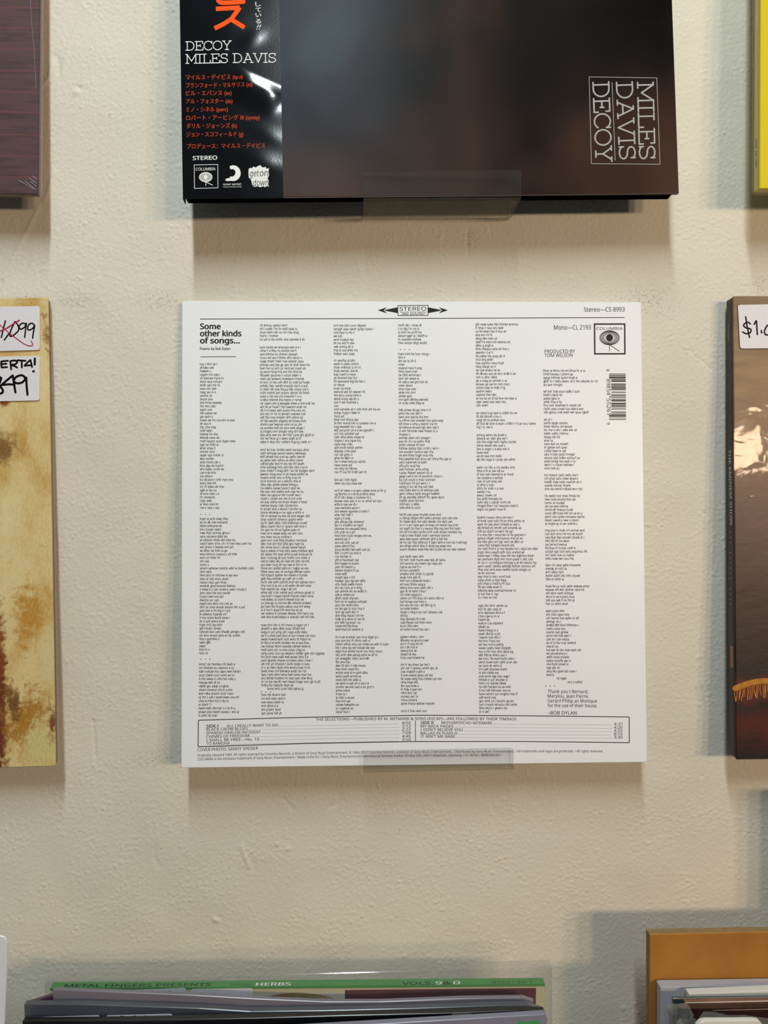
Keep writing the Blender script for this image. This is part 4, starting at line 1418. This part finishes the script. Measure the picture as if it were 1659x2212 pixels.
# white divider card at the far left, nearer the camera
rootc, mc, sc = racked('divider_card', 'white divider card with a rounded corner at the lower left edge', 0.1040, 0.0012,
                       [(-420, 2026), (0, 2021.5), (8, 2023.5), (13, 2029), (15.5, 2038), (14, 2110), (8, 2240)], pm('white_plastic_card', (226, 230, 238), 0.3, 0.5, var=0.02), None, cat='divider card')
tray('record_rack', 'fibreboard rack at the lower left that holds the white divider card', -0.50, -0.222, 0.0, 0.125, MDF)

# right rack: fibreboard back board and the sleeves in front of it
hB, TB = 0.0560, 0.0065
xl, xr = on_wall(1403, 2018, hB).x, 0.60
rk = thing('record_rack', 'brown fibreboard rack with a tall back board at the lower right', 'record rack', Matrix.Translation((xl, -hB, RACK_Z)))
zt0, zt1 = on_wall(1403, 2018.2, hB).z - RACK_Z, on_wall(1659, 2013.2, hB).z - RACK_Z
xe = on_wall(1659, 2013, hB).x - xl
ztr = zt0 + (zt1 - zt0) * (xr - xl) / xe
board = prism('back_board', [(0.0, -0.01), (xr - xl, -0.01), (xr - xl, ztr), (0.0, zt0)], 0.0, TB, 0.0006, [MDF, MDF_EDGE], rk)
for p in board.data.polygons:
    p.material_index = 0 if abs(p.normal.y) > 0.5 else 1
slab('base', 0.0, xr - xl, -0.010, 0.0, -0.075, -0.0002, MDF, rk, r=0.001)
slab('front_lip', 0.0, xr - xl, 0.0, 0.06, -0.084, -0.0755, MDF, rk, r=0.001)
# unseen board added beyond the frame to cast its shade on the wall
slab('unseen_shade_board', 0.115, xr - xl - 0.001, 0.0, 1.290 - RACK_Z, TB + 0.0003, TB + 0.0063, MDF, rk, r=0.001)
for x in (0.03, xr - xl - 0.05):
    slab('wall_spacer', x, x + 0.02, 0.05, 0.25, TB + 0.0002, hB - 0.0006, MDF_EDGE, rk, r=0.001)

pale = pm('pale_grey_card', (176, 176, 184), 0.4, 0.4, var=0.06)
white_c = pm('white_card_stock', (222, 220, 212), 0.4, 0.4, var=0.03)
dkgreen = pm('dark_green_card', (52, 66, 62), 0.35, 0.5, var=0.1)
copper = pm('copper_brown_print', (130, 92, 76), 0.35, 0.5, var=0.25, scale=40)
maroon = pm('maroon_black_print', (54, 32, 30), 0.22, 0.6, var=0.4, scale=40, bmp=0.2, bscale=60)
racked('record_sleeve', 'pale grey thick record sleeve leaning on the fibreboard back board', 0.0650, 0.0070, [(1427, 2134), (1433, 2132), (1660, 2128.5), (2380, 2119)], pale, GR)
racked('record_sleeve', 'white thick record sleeve, second from the fibreboard back board', 0.0735, 0.0052, [(1488, 2147), (1660, 2139.5), (2420, 2112)], white_c, GR)
r, m_, s_ = racked('record_sleeve', 'dark green record sleeve with a pale top edge in the fibreboard rack', 0.0790, 0.0030, [(1455, 2160), (1660, 2157), (2400, 2146)], dkgreen, GR)
k = Ink(s_)
k.stroke([(1453, 2156.2), (1660, 2153.2)], 1.6, False)
k.build('top_fold', white_c, r)
r, m_, s_ = racked('record_sleeve', 'copper brown record sleeve with a white top edge in the fibreboard rack', 0.0845, 0.0030, [(1480, 2165), (1660, 2161), (2420, 2145)], copper, GR)
k = Ink(s_)
k.stroke([(1480, 2166), (1660, 2162)], 2.2, False)
k.build('top_fold', white_c, r)
r, m_, s_ = racked('record_sleeve', 'maroon and black record sleeve in film, in front of the copper brown one', 0.0905, 0.0030, [(1462, 2180), (1490, 2179), (1660, 2176), (2440, 2162)], maroon, GR)
k = Ink(s_)
k.stroke([(1540, 2182.6), (1660, 2179.6)], 1.2, False)  # pale stroke stands in for a glint of light on the film
lab(k.build('film_glint', pm('pale_film_line', (176, 160, 150), 0.3), r), 'painted glint on the film along the top')


def crumpled(name, label, h, px, mat, seed):
    """A crumpled clear bag top: a faceted sheet through the pixels, rippling towards and away from the wall."""
    random.seed(seed)
    pw = [on_wall(u, v, h) for u, v in px]
    xm = sum(p.x for p in pw) / len(pw)
    zb = RACK_Z + 0.0005
    root = thing(name, label, 'plastic bag', flat_frame(h, xm, zb))
    V, Fc = [], []
    n = len(pw)
    for r_, dz in enumerate((0.0, -0.006, -0.014, -0.03, None)):
        for i, p in enumerate(pw):
            z = 0.001 if dz is None else p.z - zb + dz
            V.append((p.x - xm + (random.uniform(-.0012, .0012) if r_ and dz else 0), random.uniform(-0.0017, 0.0017), z))
    for r_ in range(4):
        for i in range(n - 1):
            Fc.append((r_ * n + i, (r_ + 1) * n + i, (r_ + 1) * n + i + 1, r_ * n + i + 1))
    o = mesh_obj('film', V, Fc, mat, root)
    md = o.modifiers.new('thickness', 'SOLIDIFY')
    md.thickness = 0.0003
    return root


CRUMP = clear('crumpled_film', (0.90, 0.90, 0.89), 0.12, 0.22, (176, 176, 172), bmp=0.3, bscale=50)
crumpled('plastic_bag', 'crumpled clear plastic bag sticking out left of the copper brown sleeve', 0.0945, [(1439, 2171), (1452, 2169), (1466, 2168), (1483, 2167.5), (1490, 2176), (1497, 2190)], CRUMP, 3)
crumpled('plastic_bag', 'clear plastic bag with a pointed corner in front of the maroon sleeve', 0.1010, [(1500, 2214), (1512, 2200), (1522, 2188), (1545, 2190), (1572, 2195), (1610, 2197), (1660, 2197), (1800, 2195)], CRUMP, 5)
crumpled('plastic_bag', 'clear plastic bag low at the left of the fibreboard rack', 0.1060, [(1461, 2205), (1472, 2204), (1484, 2202), (1496, 2199), (1508, 2204), (1518, 2206)], CRUMP, 8)
racked('record_sleeve', 'white record sleeve foremost in the fibreboard rack at the lower right', 0.1140, 0.0030, [(1506, 2216), (1514, 2208), (1524, 2205), (1630, 2204.5), (1640, 2206), (1646, 2212), (1648, 2230)], white_c, GR)
